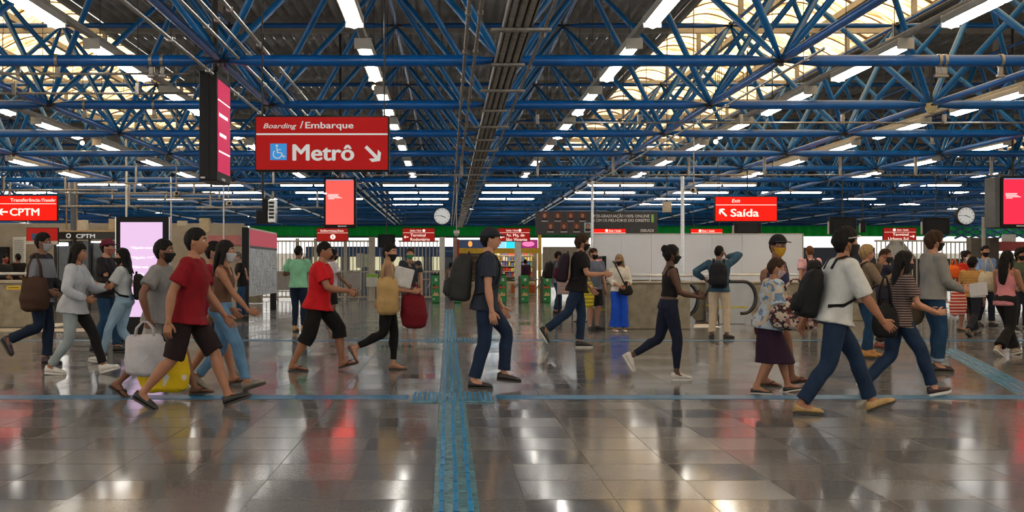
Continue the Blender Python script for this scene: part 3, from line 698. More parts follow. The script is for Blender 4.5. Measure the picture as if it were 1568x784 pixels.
# ------------------------------------------------------------------ screens
RS = emis('screen_red', (1.0, .085, .07), 1.0); SW = emis('screen_white', (1, .85, .85), .9)
def scr_lines(o, W, H, m=SW, x0=-.75, z0=.66):
    b = MB()
    for k, (a, w) in enumerate(((0, .9), (.0, .85), (0, 1.0), (.3, 1.1), (.1, .5))): b.box(x0*W+a*W*.2, x0*W+a*W*.2+w*W*.75, -.006, -.003, H*(z0-.022*k), H*(z0-.022*k)+.011)
    b.build('screen_text', m, o)
def hscreen(label, px0, px1, py0, py1, d, th, m, rod=True):
    x0, x1, z0, z1 = at(px0, d), at(px1, d), zt(py1, d), zt(py0, d); W, H = (x1-x0)/2, z1-z0
    o = thing('portrait_screen', label, 'screen', ((x0+x1)/2, d, z0))
    b = MB(); b.bbox(-W, W, 0, th, 0, H, .01); b.build('casing', BLACK, o)
    b = MB(); b.box(-W*.86, W*.86, -.003, .001, H*.07, H*.94); b.build('display', m, o)
    scr_lines(o, W, H); b = MB(); b.box(-W*.12, W*.42, -.005, 0, H*.022, H*.046); b.build('maker_plate', mat('pale_plate', (.7, .7, .7), .4), o)
    b = MB(); b.box(-W*.84, W*.84, -.005, -.002, H*.944, H*.962); b.build('ticker_bar', emis('ticker', (.35, .45, .75), .5), o)
    b = MB(); b.tube([(0, th/2, H), (0, th/2, ZR-z0+.02)], .03, 8); b.build('hanging_pole', DARK, o)
    return o
o = hscreen('bright red portrait screen hanging in front of the far signs', 495.5, 545, 272, 349, 25.3, .2, RS)
b = MB(); b.ell((-.36, -.01, .86), (.045, .004, .022)); b.build('speech_mark', SW, o)
hscreen('bright red portrait screen with a deep grey side at the right edge', 1533, 1586, 270, 348.5, 24.0, .5, emis('screen_red_right', (1.0, .022, .06), .85))
b = MB(); d = 24.0; b.bbox(at(1524.5, d), at(1533, d)-.003, d+.03, d+.5, zt(348, d), zt(271, d), .01); tag(b.build('screen_cabinet', mat('grey_cabinet', (.10, .105, .11), .5)), 'dark grey cabinet attached beside the red screen at the right edge', 'cabinet')
# double portrait screen seen from its end
y0, y1 = 13.45, 14.3; xs0, xs1 = at(304.5, y0), at(332, y0); z0, z1 = zt(276.5, y0), zt(108, y0)
o = thing('double_screen', 'tall black back-to-back screen hanging end on left of the large sign', 'screen', ((xs0+xs1)/2, y0, z0)); W = (xs1-xs0)/2; H = z1-z0
b = MB(); b.bbox(-W, W, 0, y1-y0, 0, H, .012); b.bbox(-W*.15, W*.15, -.008, 0, .02, H-.02, .004); b.build('casing', BLACK, o)
PK = emis('screen_magenta', (.60, .015, .09), .6)
b = MB(); b.box(W-.001, W+.004, .05, y1-y0-.05, .13, H-.10); b.build('display', PK, o)
b = MB(); b.box(W+.004, W+.006, .12, y1-y0-.2, H*.60, H*.63); b.box(W+.004, W+.006, .15, y1-y0-.3, H*.42, H*.45); b.box(W+.004, W+.006, .1, y1-y0-.06, H*.27, H*.285); b.box(W+.004, W+.006, .05, y1-y0-.05, H*.74, H*.752); b.build('screen_reflection_text', SW, o)
b = MB(); b.box(W, W+.004, .3, .5, .03, .06); b.box(-W*.8, -W*.3, -.012, -.004, .03, .05); b.build('maker_plate', mat('pale_plate', (.7, .7, .7), .4), o)
b = MB(); b.tube([(0, .4, H), (0, .4, ZR-z0+.02)], .04, 10); b.build('hanging_pole', DARK, o)
# monitors seen from behind
def monitor(px, py0, py1, w, d, label, rod_py, th=.08):
    x, z0, z1 = at(px, d), zt(py1, d), zt(py0, d); H = z1-z0; W = w*d/F/2
    o = thing('hanging_monitor', label, 'monitor', (x, d, z0)); b = MB(); b.bbox(-W, W, 0, th, 0, H, .012); b.build('casing', BLACK, o)
    b = MB()
    for k in range(7): b.box(-W*.7, W*.7, -.006, 0, H*(.2+.1*k), H*(.2+.1*k)+.012)
    b.build('vent_slots', DARK, o); b = MB(); b.bbox(-W-.03, -W, 0, th, 0, H*.75, .004); b.build('side_bracket', GREYP, o)
    b = MB(); b.tube([(0, th/2, H), (0, th/2, ZR-z0+.02)], .02, 8); b.build('hanging_pole', DARK, o)
monitor(1291, 332.5, 358.5, 42, 30, 'black hanging monitor behind the tall curly-haired man', 292)
monitor(1434, 333, 359, 42, 30, 'black hanging monitor left of the right-hand clock', 296)
monitor(1145, 341, 358, 42, 28, 'black hanging monitor directly under the Saída sign', 338)
monitor(592, 359, 379, 26, 37, 'small black monitor over the far gate beside Terminal Rodoviário sign', 344)
monitor(1322, 338, 356, 8, 34, 'slim black panel hanging right of the first monitor', 330)
d = 25; o = thing('train_display', 'black train information display on a pole under the large sign', 'display', (at(401, d), d, zt(342, d)))
b = MB(); b.bbox(at(392, d)-at(401, d), at(408, d)-at(401, d), 0, .35, 0, 20*d/F, .01); b.bbox(0, at(410, d)-at(401, d), .02, .35, 20*d/F, 38*d/F, .01); b.build('casing', BLACK, o)
b = MB(); b.bbox(at(409, d)-at(401, d), at(421, d)-at(401, d), .05, .35, .03, 36*d/F, .01); fr = b.build('side_frame', STEEL, o)
b = MB()
for k in range(5): b.box(at(411, d)-at(401, d), at(419, d)-at(401, d), .04, .05, .12+.09*k, .18+.09*k)
b.build('grille', DARK, fr); b = MB(); b.tube([(0, .1, 38*d/F), (0, .1, ZR-zt(342, d)+.02)], .035, 10); b.build('hanging_pole', DARK, o)
# totem screen
d = 17.0; x0, x1 = at(178, d), at(258, d); o = thing('totem_screen', 'tall black totem with a lilac advertising screen behind the walkers', 'screen', ((x0+x1)/2, d, 0)); W = (x1-x0)/2; H = zt(332, d)
b = MB(); b.bbox(-W, W, 0, .16, 0.03, H, .015); b.build('casing', BLACK, o)
b = MB(); b.box(-W+.07, W-.10, -.004, .001, .45, H-.09); b.build('display', emis('screen_lilac', (.58, .40, .60), .95), o)
b = MB(); b.bbox(-W-.02, -W-.002, .0, .1, .05, H, .004); b.bbox(W+.002, W+.02, .0, .1, .05, H, .004); b.build('steel_edge', STEEL, o)
b = MB(); b.bbox(-W-.05, W+.05, -.1, .26, 0, .03, .008); b.build('base_plate', DARK, o)
lx = lambda px: at(px, d)-o.location[0]
for (s_, px0, px1, py) in (('“Alguém mora?”', 200, 239, 381), ('“Alguém +1?”', 201, 236, 396), ('“Falam mais', 202, 227, 410.5), ('sozinho', 203, 220, 421), ('+1”', 210, 216, 427)):
    text(s_, lx(px0), lx(px1), zt(py, d), 3.6*d/F, -.006, SW, o, .02)
# map board (faces the aisle)
o = thing('map_board', 'long map board standing edge on with a dark red header', 'map board', (-5.27, 26.3, 0)); H = zt(348, 26.3)
for y in (0, 4.2):
    b = MB(); b.bbox(-.09 if y == 0 else -.09, .07, y, y+.16 if y == 0 else y+.2, 0, H, .01); b.build('post', BLACK, o)
b = MB(); b.bbox(.075, .10, .1, 4.3, .52, H, .006); b.build('panel', WHITEP, o)
b = MB(); b.box(.10, .106, .12, 4.28, .55, H-.54); mp_ = b.build('map_sheet', mat('map_paper', (.50, .54, .58), .35, 0, .35, 5, 0), o)
random.seed(4); b = MB()
for k in range(60):
    y, z = .3+random.random()*3.6, .65+random.random()*1.05; b.box(.106, .108, y, y+random.uniform(.03, .5), z, z+.012); b.box(.106, .108, y, y+.02, z, z+random.uniform(.02, .25))
b.build('map_lines', mat('map_ink', (.22, .25, .3), .5), mp_)
b = MB(); b.box(.10, .107, .12, 4.28, H-.47, H-.05); b.build('header_band', emis('header_red', (.45, .06, .09), .5), o)
b = MB(); b.box(.10, .109, .12, 4.28, H-.54, H-.47); b.build('header_line', mat('header_dark', (.06, .07, .09), .4), o)
# clocks
def clock(px, py, r, d, label, hh, mm):
    R_ = r*d/F; o = thing('wall_clock', label, 'clock', (at(px, d), d, zt(py, d)))
    b = MB(); b.tube([(0, 0, 0), (0, .14, 0)], R_*1.08, 40); b.build('case', BLACK, o)
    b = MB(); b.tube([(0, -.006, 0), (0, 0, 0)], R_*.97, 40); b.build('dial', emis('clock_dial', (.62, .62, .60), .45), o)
    b = MB()
    for k in range(12):
        a = k*PI/6; c, s_ = math.cos(a), math.sin(a)
        stroke(b, [(c*R_*.74, s_*R_*.74), (c*R_*.88, s_*R_*.88)], R_*.055, -.009, -.006)
    for k in range(60):
        a = k*PI/30; stroke(b, [(math.cos(a)*R_*.88, math.sin(a)*R_*.88), (math.cos(a)*R_*.92, math.sin(a)*R_*.92)], R_*.02, -.009, -.006)
    b.build('hour_marks', BLACK, o)
    for (t, L, w, nm) in (((hh+mm/60)/12, .5, .07, 'hour_hand'), (mm/60, .78, .045, 'minute_hand')):
        a = PI/2-t*2*PI; b = MB(); stroke(b, [(-math.cos(a)*R_*.15, -math.sin(a)*R_*.15), (math.cos(a)*R_*L, math.sin(a)*R_*L)], R_*w, -.013, -.010); b.build(nm, BLACK, o)
    b = MB(); b.tube([(0, .07, R_), (0, .07, ZR-zt(py, d)+.02)], .008, 6); b.build('hanging_cable', DARK, o)
clock(677, 331, 12.6, 25, 'round white clock hanging left of the dome camera', 3, 46)
clock(1479.5, 330.5, 13.2, 24.5, 'round white clock hanging beside the right edge screen', 3, 46)

# ------------------------------------------------------------------ poles
def pole(px, py0, py1, d, r, label, m=STEEL, nm='steel_pole'):
    b = MB(); z0, z1 = zt(py1, d), zt(py0, d); b.tube([(0, 0, z0), (0, 0, z1)], r, 14); b.tube([(0, 0, z0), (0, 0, z0+.03)], r*1.8, 14)
    tag(b.build(nm, m, loc=(at(px, d), d, 0), smooth=False), label, 'pole')
pole(1045, 270, 493.7, 23.6, .045, 'tall steel pole standing in front of the white hoarding')
pole(907, 277, 484.2, 26.6, .035, 'slimmer steel pole at the left end of the white hoarding')
pole(193.5, 212, 476, 30, .03, 'thin pale pole rising into the truss above the lilac totem', WHITEP)
pole(262, 271, 476, 30, .02, 'thin pale pole just right of the lilac totem', WHITEP)
pole(342.5, 271, 476, 30, .022, 'thin pale pole left of the map board', WHITEP)
pole(1506, 332, 476, 30, .05, 'grey post below the right clock', GREYP)
o = thing('steel_column', 'grey steel column with pipes behind the transfer sign', 'column', (at(111, 32), 32, 0)); k_ = 32/F
b = MB(); b.bbox(-.07, .07, 0, .14, 0, zt(278, 32), .01); b.build('column_shaft', mat('column_grey', (.10, .12, .15), .5), o)
for dx in (-9, 7):
    b = MB(); b.tube([(dx*k_, 0, zt(352, 32)), (dx*k_, 0, zt(278, 32))], .026, 10); b.build('pipe', mat('rusty_pipe', (.30, .20, .10), .7, 0, .3), o)
o = None

# ------------------------------------------------------------------ concrete parapets, rails, escalators
RAIL = mat('white_rail', (.62, .62, .60), .35, .2)
def rail(b, x0, x1, y, z, r=.028, posts=1.5, zb=.94):
    b.tube([(x0, y, z), (x1, y, z)], r, 10); n = max(2, int((x1-x0)/posts))
    for k in range(n+1): xx = x0+.05+(x1-x0-.1)*k/n; b.tube([(xx, y, zb), (xx, y, z)], .017, 8)
o = thing('concrete_parapet', 'concrete parapet with white handrail in front of the hoarding', 'parapet', (0, 0, 0))
xa, xb_ = at(929, 21), at(1057, 21)
b = MB(); b.bbox(xa, xb_, 21, 21.22, 0, zt(434, 21), .015); b.build('wall_body', CONC, o)
b = MB(); b.bbox(xa-.02, xb_+.02, 20.97, 21.25, zt(434, 21), zt(434, 21)+.05, .012); b.build('coping', mat('coping', (.40, .36, .28), .7, 0, .15), o)
b = MB(); rail(b, xa, xb_+.1, 21.1, zt(422, 21)); b.build('handrail', RAIL, o, smooth=True)
o = thing('concrete_parapet', 'rear concrete parapet with white handrail along the foot of the hoarding', 'parapet', (0, 0, 0))
xa, xc = at(1058, 24.4), at(1400, 24.4)
b = MB(); b.bbox(xa-1.5, xc, 24.4, 24.6, 0, zt(434, 24.4), .015); b.build('wall_body', CONC, o)
b = MB(); b.bbox(xa-1.5, xc, 24.36, 24.64, zt(434, 24.4), zt(434, 24.4)+.05, .012); b.build('coping', mat('coping', (.4, .36, .28), .7), o)
b = MB(); rail(b, xa-1.5, xc, 24.5, zt(421, 24.4)); b.build('handrail', RAIL, o, smooth=True)
o = thing('hoarding', 'plain white hoarding behind the escalators', 'hoarding', (0, 26.8, 0)); d = 26.8
b = MB(); n = 7
for k in range(n):
    x0 = at(905+(1229-905)*k/n, d); x1 = at(905+(1229-905)*(k+1)/n, d); b.bbox(x0, x1-.004, 0, .05, 0, zt(358.5, d), .004)
b.build('panel_boards', mat('hoarding_white', (.68, .71, .77), .45, 0, .03, 2), o)
b = MB(); b.bbox(at(904, d), at(1230, d), -.01, .06, zt(358.5, d), zt(357.3, d), .004); b.bbox(at(1228.5, d), at(1230.5, d), -.01, .06, 0, zt(357.3, d), .004); b.build('edge_trim', GREYP, o)
def escalator(label, xe, y, d_len, sgn=1, steel=True):
    """balustrade along x with its rounded newel end at xe; runs towards -x"""
    o = thing('escalator', label, 'escalator', (xe, y, 0))
    R_ = .36; zc = .60; prof = []
    for k in range(13): a = -PI/2+PI*k/12; prof.append((math.cos(a)*R_*.8-R_*.8, zc+math.sin(a)*R_))
    for yy, nm in ((0, 'a'), (1.15, 'b')):
        b = MB(); P = [(-d_len, .0), (0-.1, .0), (-.05, .14), (-.15, zc-R_+.02)]+[(x-.06, z) for x, z in prof[2:]]+[(-d_len, zc+R_-.05)]
        b.poly(P, yy, yy+.05); b.build('balustrade', mat('balustrade_steel', (.30, .29, .275), .32, .75, .1, 3), o)
        b = MB(); pts = [(-R_, yy+.025, zc-R_+.0)]+[(x, yy+.025, z) for x, z in prof]+[(-d_len, yy+.025, zc+R_)]
        b.tube(pts, [(.05, .045)]*len(pts), 10, up=(0, 1, 0)); b.build('moving_handrail', mat('black_rubber', (.012, .012, .012), .3), o, smooth=True)
        b = MB(); pts = [(x*.93-.06, yy+.025, .6+(z-.6)*.9) for x, z in prof]+[(-d_len, yy+.025, zc+R_-.045)]
        b.tube(pts, .024, 8); b.build('steel_trim', STEEL, o, smooth=True)
        b = MB(); b.bbox(-d_len, -.25, yy-.03, yy+.08, .0, .20, .01); b.build('skirt', mat('balustrade_steel', (.3, .29, .275), .32), o)
        b = MB(); b.bbox(-d_len, -.2, yy-.012, yy-.002, .36, .40, .002); b.build('yellow_strip', mat('yellow_strip', (.55, .45, .06), .5), o)
    b = MB(); b.bbox(-.9, .5, .06, 1.14, .0, .012, .003); b.build('landing_plate', mat('bright_plate', (.72, .70, .66), .35, .4), o)
    b = MB()
    for k in range(max(1, int((d_len-.9)/.38))): b.bbox(-.9-(k+1)*.38, -.9-k*.38-.01, .08, 1.12, -.02-.0*k, .008, .004)
    b.build('steps', DARK, o)
    return o
escalator('escalator with black handrail beside the concrete parapet, brushed steel sides', at(1069, 21.6), 21.6, 2.2)
escalator('escalator with steel panelled side right of the man in the denim shirt', at(1159, 22.9), 22.95, .85)
# left parapet
o = thing('concrete_parapet', 'concrete parapet with rail and yellow sticker at the left edge', 'parapet', (0, 0, 0)); d = 21.6
b = MB(); b.bbox(-13.5, at(50, d), d, d+.22, 0, zt(434, d), .015); b.build('wall_body', CONC, o)
b = MB(); b.bbox(-13.5, at(51, d), d-.03, d+.25, zt(434, d), zt(429, d), .012); b.build('coping', mat('coping', (.4, .36, .28), .7), o)
b = MB(); rail(b, -13.5, at(48, d), d+.1, zt(419, d)); b.build('handrail', RAIL, o, smooth=True)
b = MB(); b.box(at(10, d), at(32, d), d-.004, d+.001, zt(443.5, d), zt(437.5, d)); st = b.build('yellow_sticker', mat('sticker_yellow', (.65, .45, .02), .5), o)
b = MB(); b.box(at(13, d), at(29, d), d-.006, d-.003, zt(441, d), zt(440, d)); b.build('sticker_print', BLACK, st)
escalator('escalator end with black handrail at the left parapet', at(50, 22)+.02, 21.95, 1.8)
b = MB(); b.bbox(at(-90, 20.3), at(130, 20.3), 20.2, 21.2, .0, .006, .002); tag(b.build('landing_plate', mat('pale_landing', (.42, .37, .32), .4)), 'pale landing slab on the floor in front of the left parapet', 'slab')

# ------------------------------------------------------------------ kiosk and wall fittings at left
d = 30.5; o = thing('station_kiosk', 'black kiosk with white lettering behind the walkers at left', 'kiosk', (at(120, d), d, 0)); lx = lambda px: at(px, d)-o.location[0]
b = MB(); b.bbox(lx(88), lx(182), 0, .25, zt(366.5, d), zt(355.5, d), .01); b.build('fascia', mat('kiosk_black', (.018, .016, .015), .4), o)
text('CPTM', lx(117), lx(145.5), zt(364.6, d), 6.3*d/F, -.012, WHTM, o, .03)
b = MB(); b.bbox(lx(86), lx(184), -.02, .3, zt(355.5, d), zt(353, d), .006); b.build('cornice', mat('kiosk_trim', (.42, .3, .16), .6), o)
for px in (84, 113, 137, 160, 182):
    b = MB(); b.bbox(lx(px)-.035, lx(px)+.035, 0, .1, 0, zt(366.5, d), .006); b.build('mullion', DARK, o)
b = MB(); b.box(lx(86), lx(182), .12, .14, .9, zt(369, d)); b.build('window_pane', mat('dim_glass', (.05, .06, .065), .12, 0, .3, 4, 0), o)
b = MB(); b.bbox(lx(86), lx(182), .02, .2, 0, .9, .01); b.build('counter_panel', mat('kiosk_grey', (.09, .085, .08), .6), o)
b = MB(); b.box(lx(86), lx(102), .10, .115, zt(376, d), zt(372, d)); b.box(lx(139), lx(156), .10, .115, zt(371, d), zt(369.5, d)); b.build('strip_light', TUBE, o)
b = MB(); ring(b, (lx(105), zt(361, d)), 3.0*d/F, 1.4*d/F, 0, 2*PI, -.012, -.0, 16); b.build('round_emblem', WHTM, o)
d = 32.6
o = thing('door_1', 'white louvred door in the beige wall at left', 'door', (at(29, d), d, 0), kind='structure'); b = MB(); W = 9.5*d/F; b.bbox(-W, W, 0, .08, 0, zt(363, d), .01); b.build('door_leaf', mat('door_white', (.62, .62, .58), .5), o)
b = MB()
for k in range(20): b.box(-W*.75, W*.75, -.015, 0, 1.0+k*.06, 1.03+k*.06)
b.build('louvre', GREYP, o)
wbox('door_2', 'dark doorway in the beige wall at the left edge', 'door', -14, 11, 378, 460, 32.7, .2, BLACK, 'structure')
wbox('service_box', 'beige electrical box standing on the kiosk roof', 'box', 118, 131, 337, 352.9, 30.52, .25, mat('box_cream', (.52, .45, .34), .6))
wbox('wall_clock_box', 'cream gauge box on the left of the lilac totem', 'box', 166, 178, 335, 352.9, 30.52, .2, mat('box_tan', (.45, .36, .22), .6))
wbox('service_box', 'small cream box on the pole left of the double doors', 'box', 271, 285, 338, 346, 30, .2, mat('box_cream', (.52, .45, .34), .6))
wbox('service_box', 'cream cabinet with brown door right of the lilac totem', 'box', 305, 320, 334, 356, 31, .2, mat('box_tan', (.45, .36, .22), .6))
wbox('shop_awning', 'reddish shop awning seen above the walkers at left', 'awning', 318, 366, 360, 376, 31, .4, mat('awning_pink', (.45, .16, .15), .6))
wbox('junction_box', 'pale junction box hung between the slim pole and Saída sign', 'box', 1015.5, 1028.5, 309, 325, 25, .12, mat('box_cream', (.52, .45, .34), .6))
b = MB(); d = 25; b.tube([(at(1022, d), d+.06, zt(309, d)), (at(1022, d), d+.06, ZR+.02)], .012, 6); tag(b.build('hanger_rod', DARK), 'thin rod holding the pale junction box', 'rod')

# ------------------------------------------------------------------ fence, gates, barriers
FW = mat('fence_cream', (.48, .44, .36), .5, 0, .1)
FD = 40.0
def fence_panel(px0, px1, d, label, top=367, mid=True, nb=None, m=FW):
    x0, x1 = at(px0, d), at(px1, d); o = thing('barred_fence', label, 'fence', ((x0+x1)/2, d, 0)); W = (x1-x0)/2; H = zt(top, d)
    for z in (.12, H-.06)+((1.12,) if mid else ()): b = MB(); b.bbox(-W, W, -.03, .03, z-.03, z+.03, .005); b.build('rail', m, o)
    nb = nb or int(2*W/.145)
    for k in range(nb):
        x = -W+2*W*(k+.5)/nb; b = MB(); b.bbox(x-.017, x+.017, -.017, .017, 0 if k in (0, nb-1) else .12, H-.05, .004); b.build('bar', m, o)
def fpost(px, d, top, w, label, m=FW):
    x = at(px, d); b = MB(); b.bbox(x-w/2, x+w/2, d-.1, d+w-.1, 0, zt(top, d), .012); b.bbox(x-w/2-.03, x+w/2+.03, d-.13, d+w-.07, 0, .03, .006); tag(b.build('square_post', m), label, 'post')
for i, (a, c) in enumerate(((423, 453), (458, 481), (486, 526), (532, 566), (610, 672), (375, 417))):
    fence_panel(a, c, FD, 'cream barred fence panel, %s from the map board' % ['first', 'second', 'third', 'fourth', 'fifth', 'hidden one counting leftwards'][i])
for px, nm in ((420, 'beside the map board'), (455.5, 'behind the man in the green shirt'), (483.5, 'left of the man in the red polo'), (529, 'under the Informações sign')): fpost(px, FD+.0, 365, .13, 'cream square fence post %s' % nm)
fpost(569.5, 39.6, 363, .24, 'thick cream post at the left of the open gate')
fpost(677, 44.5, 363, .24, 'white column behind the leftmost turnstile', WHITEP)
fpost(793, 44.2, 368, .26, 'white column in front of the snack shop', WHITEP)
fpost(697, 47, 364, .2, 'cream column behind the dome camera')
fence_panel(578, 606, 39.9, 'cream gate leaf behind the woman with the yellow tote', 366)
fence_panel(1339, 1414, 34, 'white barred fence below the Terminal Urbano Sul sign', 366, False)
fence_panel(1426, 1486, 34, 'white barred fence below the right clock', 368, False)
fpost(1420, 34, 363, .2, 'grey post between the right-hand fence panels', GREYP)
def lattice(px0, px1, py0, py1, d, label):
    o = thing('stair_roof', label, 'stair roof', (0, d, 0)); b = MB()
    P = [(at(px0, d), zt(py1, d)), (at((px0+px1)/2, d), zt(py0, d)), (at(px1, d), zt(py1, d))]; b.poly(P, 0, .1); b.build('gable', mat('pale_gable', (.6, .6, .58), .6), o)
    b = MB(); stroke(b, P, .12, -.05, -.01); b.build('edge_beam', GREYP, o)
lattice(1345, 1400, 362, 395, 46, 'pale gabled stair roof outdoors behind the right fence')
def barrier(px0, px1, py0, py1, d, label, foot=True):
    o = thing('crowd_barrier', label, 'barrier', (at((px0+px1)/2, d), d, 0)); W = (px1-px0)*d/F/2; z0, z1 = zt(py1, d), zt(py0, d)
    b = MB(); b.bbox(-W+.04, W-.04, -.008, .008, z0+.04, z1-.04, .004); b.build('sheet_panel', mat('barrier_sheet', (.30, .28, .26), .5), o)
    b = MB(); b.tube([(-W, 0, z0), (-W, 0, z1), (W, 0, z1), (W, 0, z0), (-W, 0, z0)], .02, 8); b.build('frame', GREYP, o, smooth=True)
    for s in (-1, 1):
        b = MB(); b.tube([(s*W*.75, 0, z0), (s*W*.75, 0, .1)], .018, 8); b.tube([(s*W*.75, -.25, .012), (s*W*.75, -.1, .12), (s*W*.75, .1, .12), (s*W*.75, .25, .012)], .016, 8); b.build('foot', GREYP, o, smooth=True)
barrier(420, 452, 414, 446, 36.8, 'grey sheet crowd barrier beside the map board')
barrier(482, 520, 416, 444, 37.0, 'grey sheet crowd barrier behind the man in the red polo')
barrier(526, 553, 416, 444, 37.2, 'grey sheet crowd barrier left of the thick gate post')
o = thing('notice_board', 'white notice with green header on the fence left of the gate', 'notice', (at(570, 39), 38.9, 0)); d = 38.9
b = MB(); b.bbox(-9*d/F, 9*d/F, 0, .03, zt(439, d), zt(419, d), .005); b.build('board', mat('notice_white', (.6, .62, .55), .5), o)
b = MB(); b.box(-8.6*d/F, 8.6*d/F, -.004, 0, zt(424.5, d), zt(419.5, d)); b.build('header', mat('notice_green', (.25, .5, .05), .5), o)
b = MB(); b.tube([(-.18, .02, 0), (-.18, .02, zt(420, d))], .015, 6); b.tube([(.18, .02, 0), (.18, .02, zt(420, d))], .015, 6); b.build('leg', GREYP, o)
# turnstiles
TG = mat('turnstile_green', (.012, .20, .045), .4, 0, .12); TGY = mat('turnstile_steel', (.16, .15, .13), .4, .5)
tn = [667, 701, 735, 769.5, 803.5, 837.5]; tl = ['first', 'second', 'third', 'fourth', 'fifth', 'sixth']; proto = None
for i, px in enumerate(tn):
    d = 36.6; lab = 'green turnstile, %s from the left in the row' % tl[i]
    if proto is None:
        o = proto = thing('turnstile', lab, 'turnstile', (at(px, d), d, 0), 0, 'turnstiles at the far line')
        b = MB(); b.bbox(-.15, .15, 0, .10, 0, 1.02, .03); b.build('front_panel', TG, o)
        b = MB(); b.bbox(-.14, .14, .10, 1.35, 0, .98, .02); b.build('cabinet', TGY, o)
        b = MB(); b.bbox(-.15, .15, .0, .1, 1.02, 1.05, .01); b.build('card_reader', BLACK, o)
        b = MB(); b.bbox(-.10, -.02, -.006, .0, .50, .68, .002); b.build('stop_sticker', mat('sticker_black', (.03, .01, .01), .5), o)
        b = MB(); b.bbox(-.10, -.02, -.009, -.005, .53, .60, .001); b.bbox(.02, .10, -.006, 0, .53, .60, .002); b.build('red_mark', mat('sticker_red', (.6, .06, .03), .5), o)
        b = MB(); b.poly([(-.11, .26), (-.03, .42), (.02, .33), (.06, .40), (.12, .26)], -.006, -.001); b.build('warning_sticker', mat('sticker_amber', (.55, .38, .15), .5, 0, .5, 30), o)
        b = MB(); b.bbox(-.03, .06, -.006, 0, .78, .90, .002); b.bbox(-.10, -.03, -.006, 0, .12, .17, .002); b.build('pictogram', mat('sticker_pale', (.45, .55, .45), .5), o)
        b = MB(); b.tube([(-.15, .5, .85), (-.52, .5, .85)], .018, 8); b.tube([(-.15, .5, .82), (-.32, .62, .52)], .018, 8); b.tube([(-.15, .5, .82), (-.26, .38, .56)], .018, 8); b.build('tripod_arm', STEEL, o, smooth=True)
    else:
        c = copy_tree(proto); c.location = (at(px, d), d, 0); c['label'] = lab
# ticket office with blue band
d = 50; o = thing('ticket_office', 'low ticket office with a blue band seen through the fence', 'kiosk', (at(600, d), d, 0)); lx = lambda px: at(px, d)-o.location[0]
b = MB(); b.bbox(lx(468), lx(702), 0, .5, zt(393, d), zt(377.5, d), .02); b.build('blue_band', mat('office_blue', (.02, .07, .20), .5), o)
b = MB(); b.box(lx(668), lx(697), -.008, 0, zt(385.5, d), zt(383.5, d)); b.build('pale_band', mat('office_pale', (.12, .2, .36), .5), o)
b = MB(); b.bbox(lx(468), lx(702), .1, .5, 0, zt(414, d), .02); b.build('counter_wall', mat('office_dark', (.10, .10, .12), .6), o)
for k, px in enumerate((470, 500, 528, 560, 590, 622, 655, 688)):
    b = MB(); b.bbox(lx(px)-.22, lx(px)+.22, .05, .5, 0, zt(393, d), .01); b.build('pier', mat('office_pier', (.12, .16, .22), .6), o)
b = MB(); b.box(lx(470), lx(700), .4, .42, zt(414, d), zt(393, d)); b.build('lit_window', emis('office_window', (.62, .58, .36), .75), o)
wbox('notice_poster', 'pale poster on the ticket office behind the fence', 'poster', 545, 556, 388, 410, 49.95, .08, mat('poster_pale', (.5, .52, .5), .6))
wbox('notice_poster', 'greenish poster on the ticket office right of the pale one', 'poster', 556.5, 567, 389, 409, 49.95, .08, mat('poster_green', (.42, .55, .4), .6))
# snack shop
d = 46; o = thing('snack_shop', 'snack shop with a yellow frame and shelves behind the turnstiles', 'shop', (at(790, d), d, 0)); lx = lambda px: at(px, d)-o.location[0]
YL = mat('shop_yellow', (.62, .38, .02), .5)
b = MB(); b.bbox(lx(703), lx(829), 0, .2, zt(388, d), zt(380, d), .01); b.build('yellow_beam', YL, o)
b = MB(); b.bbox(lx(824.5), lx(829), -.02, .2, 0, zt(353, d), .01); b.build('yellow_post', YL, o)
for (a, c, col, nm) in ((703, 746, (.02, .03, .055), 'menu_dark'), (746, 775, (.25, .55, .8), 'menu_sky'), (775, 795, (.02, .55, .75), 'menu_cyan'), (795, 824, (.20, .02, .10), 'menu_plum')):
    b = MB(); b.bbox(lx(a), lx(c)-.02, 0, .1, zt(380, d), zt(367, d), .01); b.build('menu_screen', emis(nm, col, 1.0), o)
b = MB(); b.poly([(lx(720)+math.cos(a)*.1+.0, zt(373.5, d)+math.sin(a)*.14) for a in [k*PI/4 for k in range(8)]], -.01, 0); b.build('orange_logo', emis('logo_orange', (.9, .35, .08), .8), o)
b = MB(); b.poly([(lx(809)+math.cos(a)*.28, zt(373.5, d)+math.sin(a)*.12) for a in [k*PI/8 for k in range(16)]], -.01, 0); b.build('pink_logo', emis('logo_pink', (.9, .2, .45), .8), o)
b = MB(); b.bbox(lx(703), lx(829), 2.4, 2.5, 0, zt(380, d), .01); b.build('back_wall', mat('shop_wall', (.25, .22, .18), .7), o)
b = MB(); b.bbox(lx(700), lx(703), 0, 2.5, 0, zt(366, d), .01); b.build('side_wall', mat('shop_red', (.4, .03, .02), .6), o)
b = MB(); b.bbox(lx(705), lx(822), .9, 1.3, 0, .62, .02); b.build('counter', mat('shop_counter', (.55, .45, .30), .5), o)
b = MB(); b.bbox(lx(785), lx(822), .85, .89, .1, .5, .01); b.build('counter_front', mat('shop_red2', (.5, .12, .03), .6), o)
for k in range(6):
    z = .85+k*.25; b = MB(); b.bbox(lx(706), lx(822), 1.9, 2.3, z-.015, z+.015, .004); b.build('shelf', mat('shop_shelf', (.35, .3, .22), .6), o)
b = MB(); b.box(lx(760), lx(822), 1.0, 2.2, 2.05, 2.08); b.build('lit_ceiling', emis('shop_light', (1, .85, .6), 4), o)
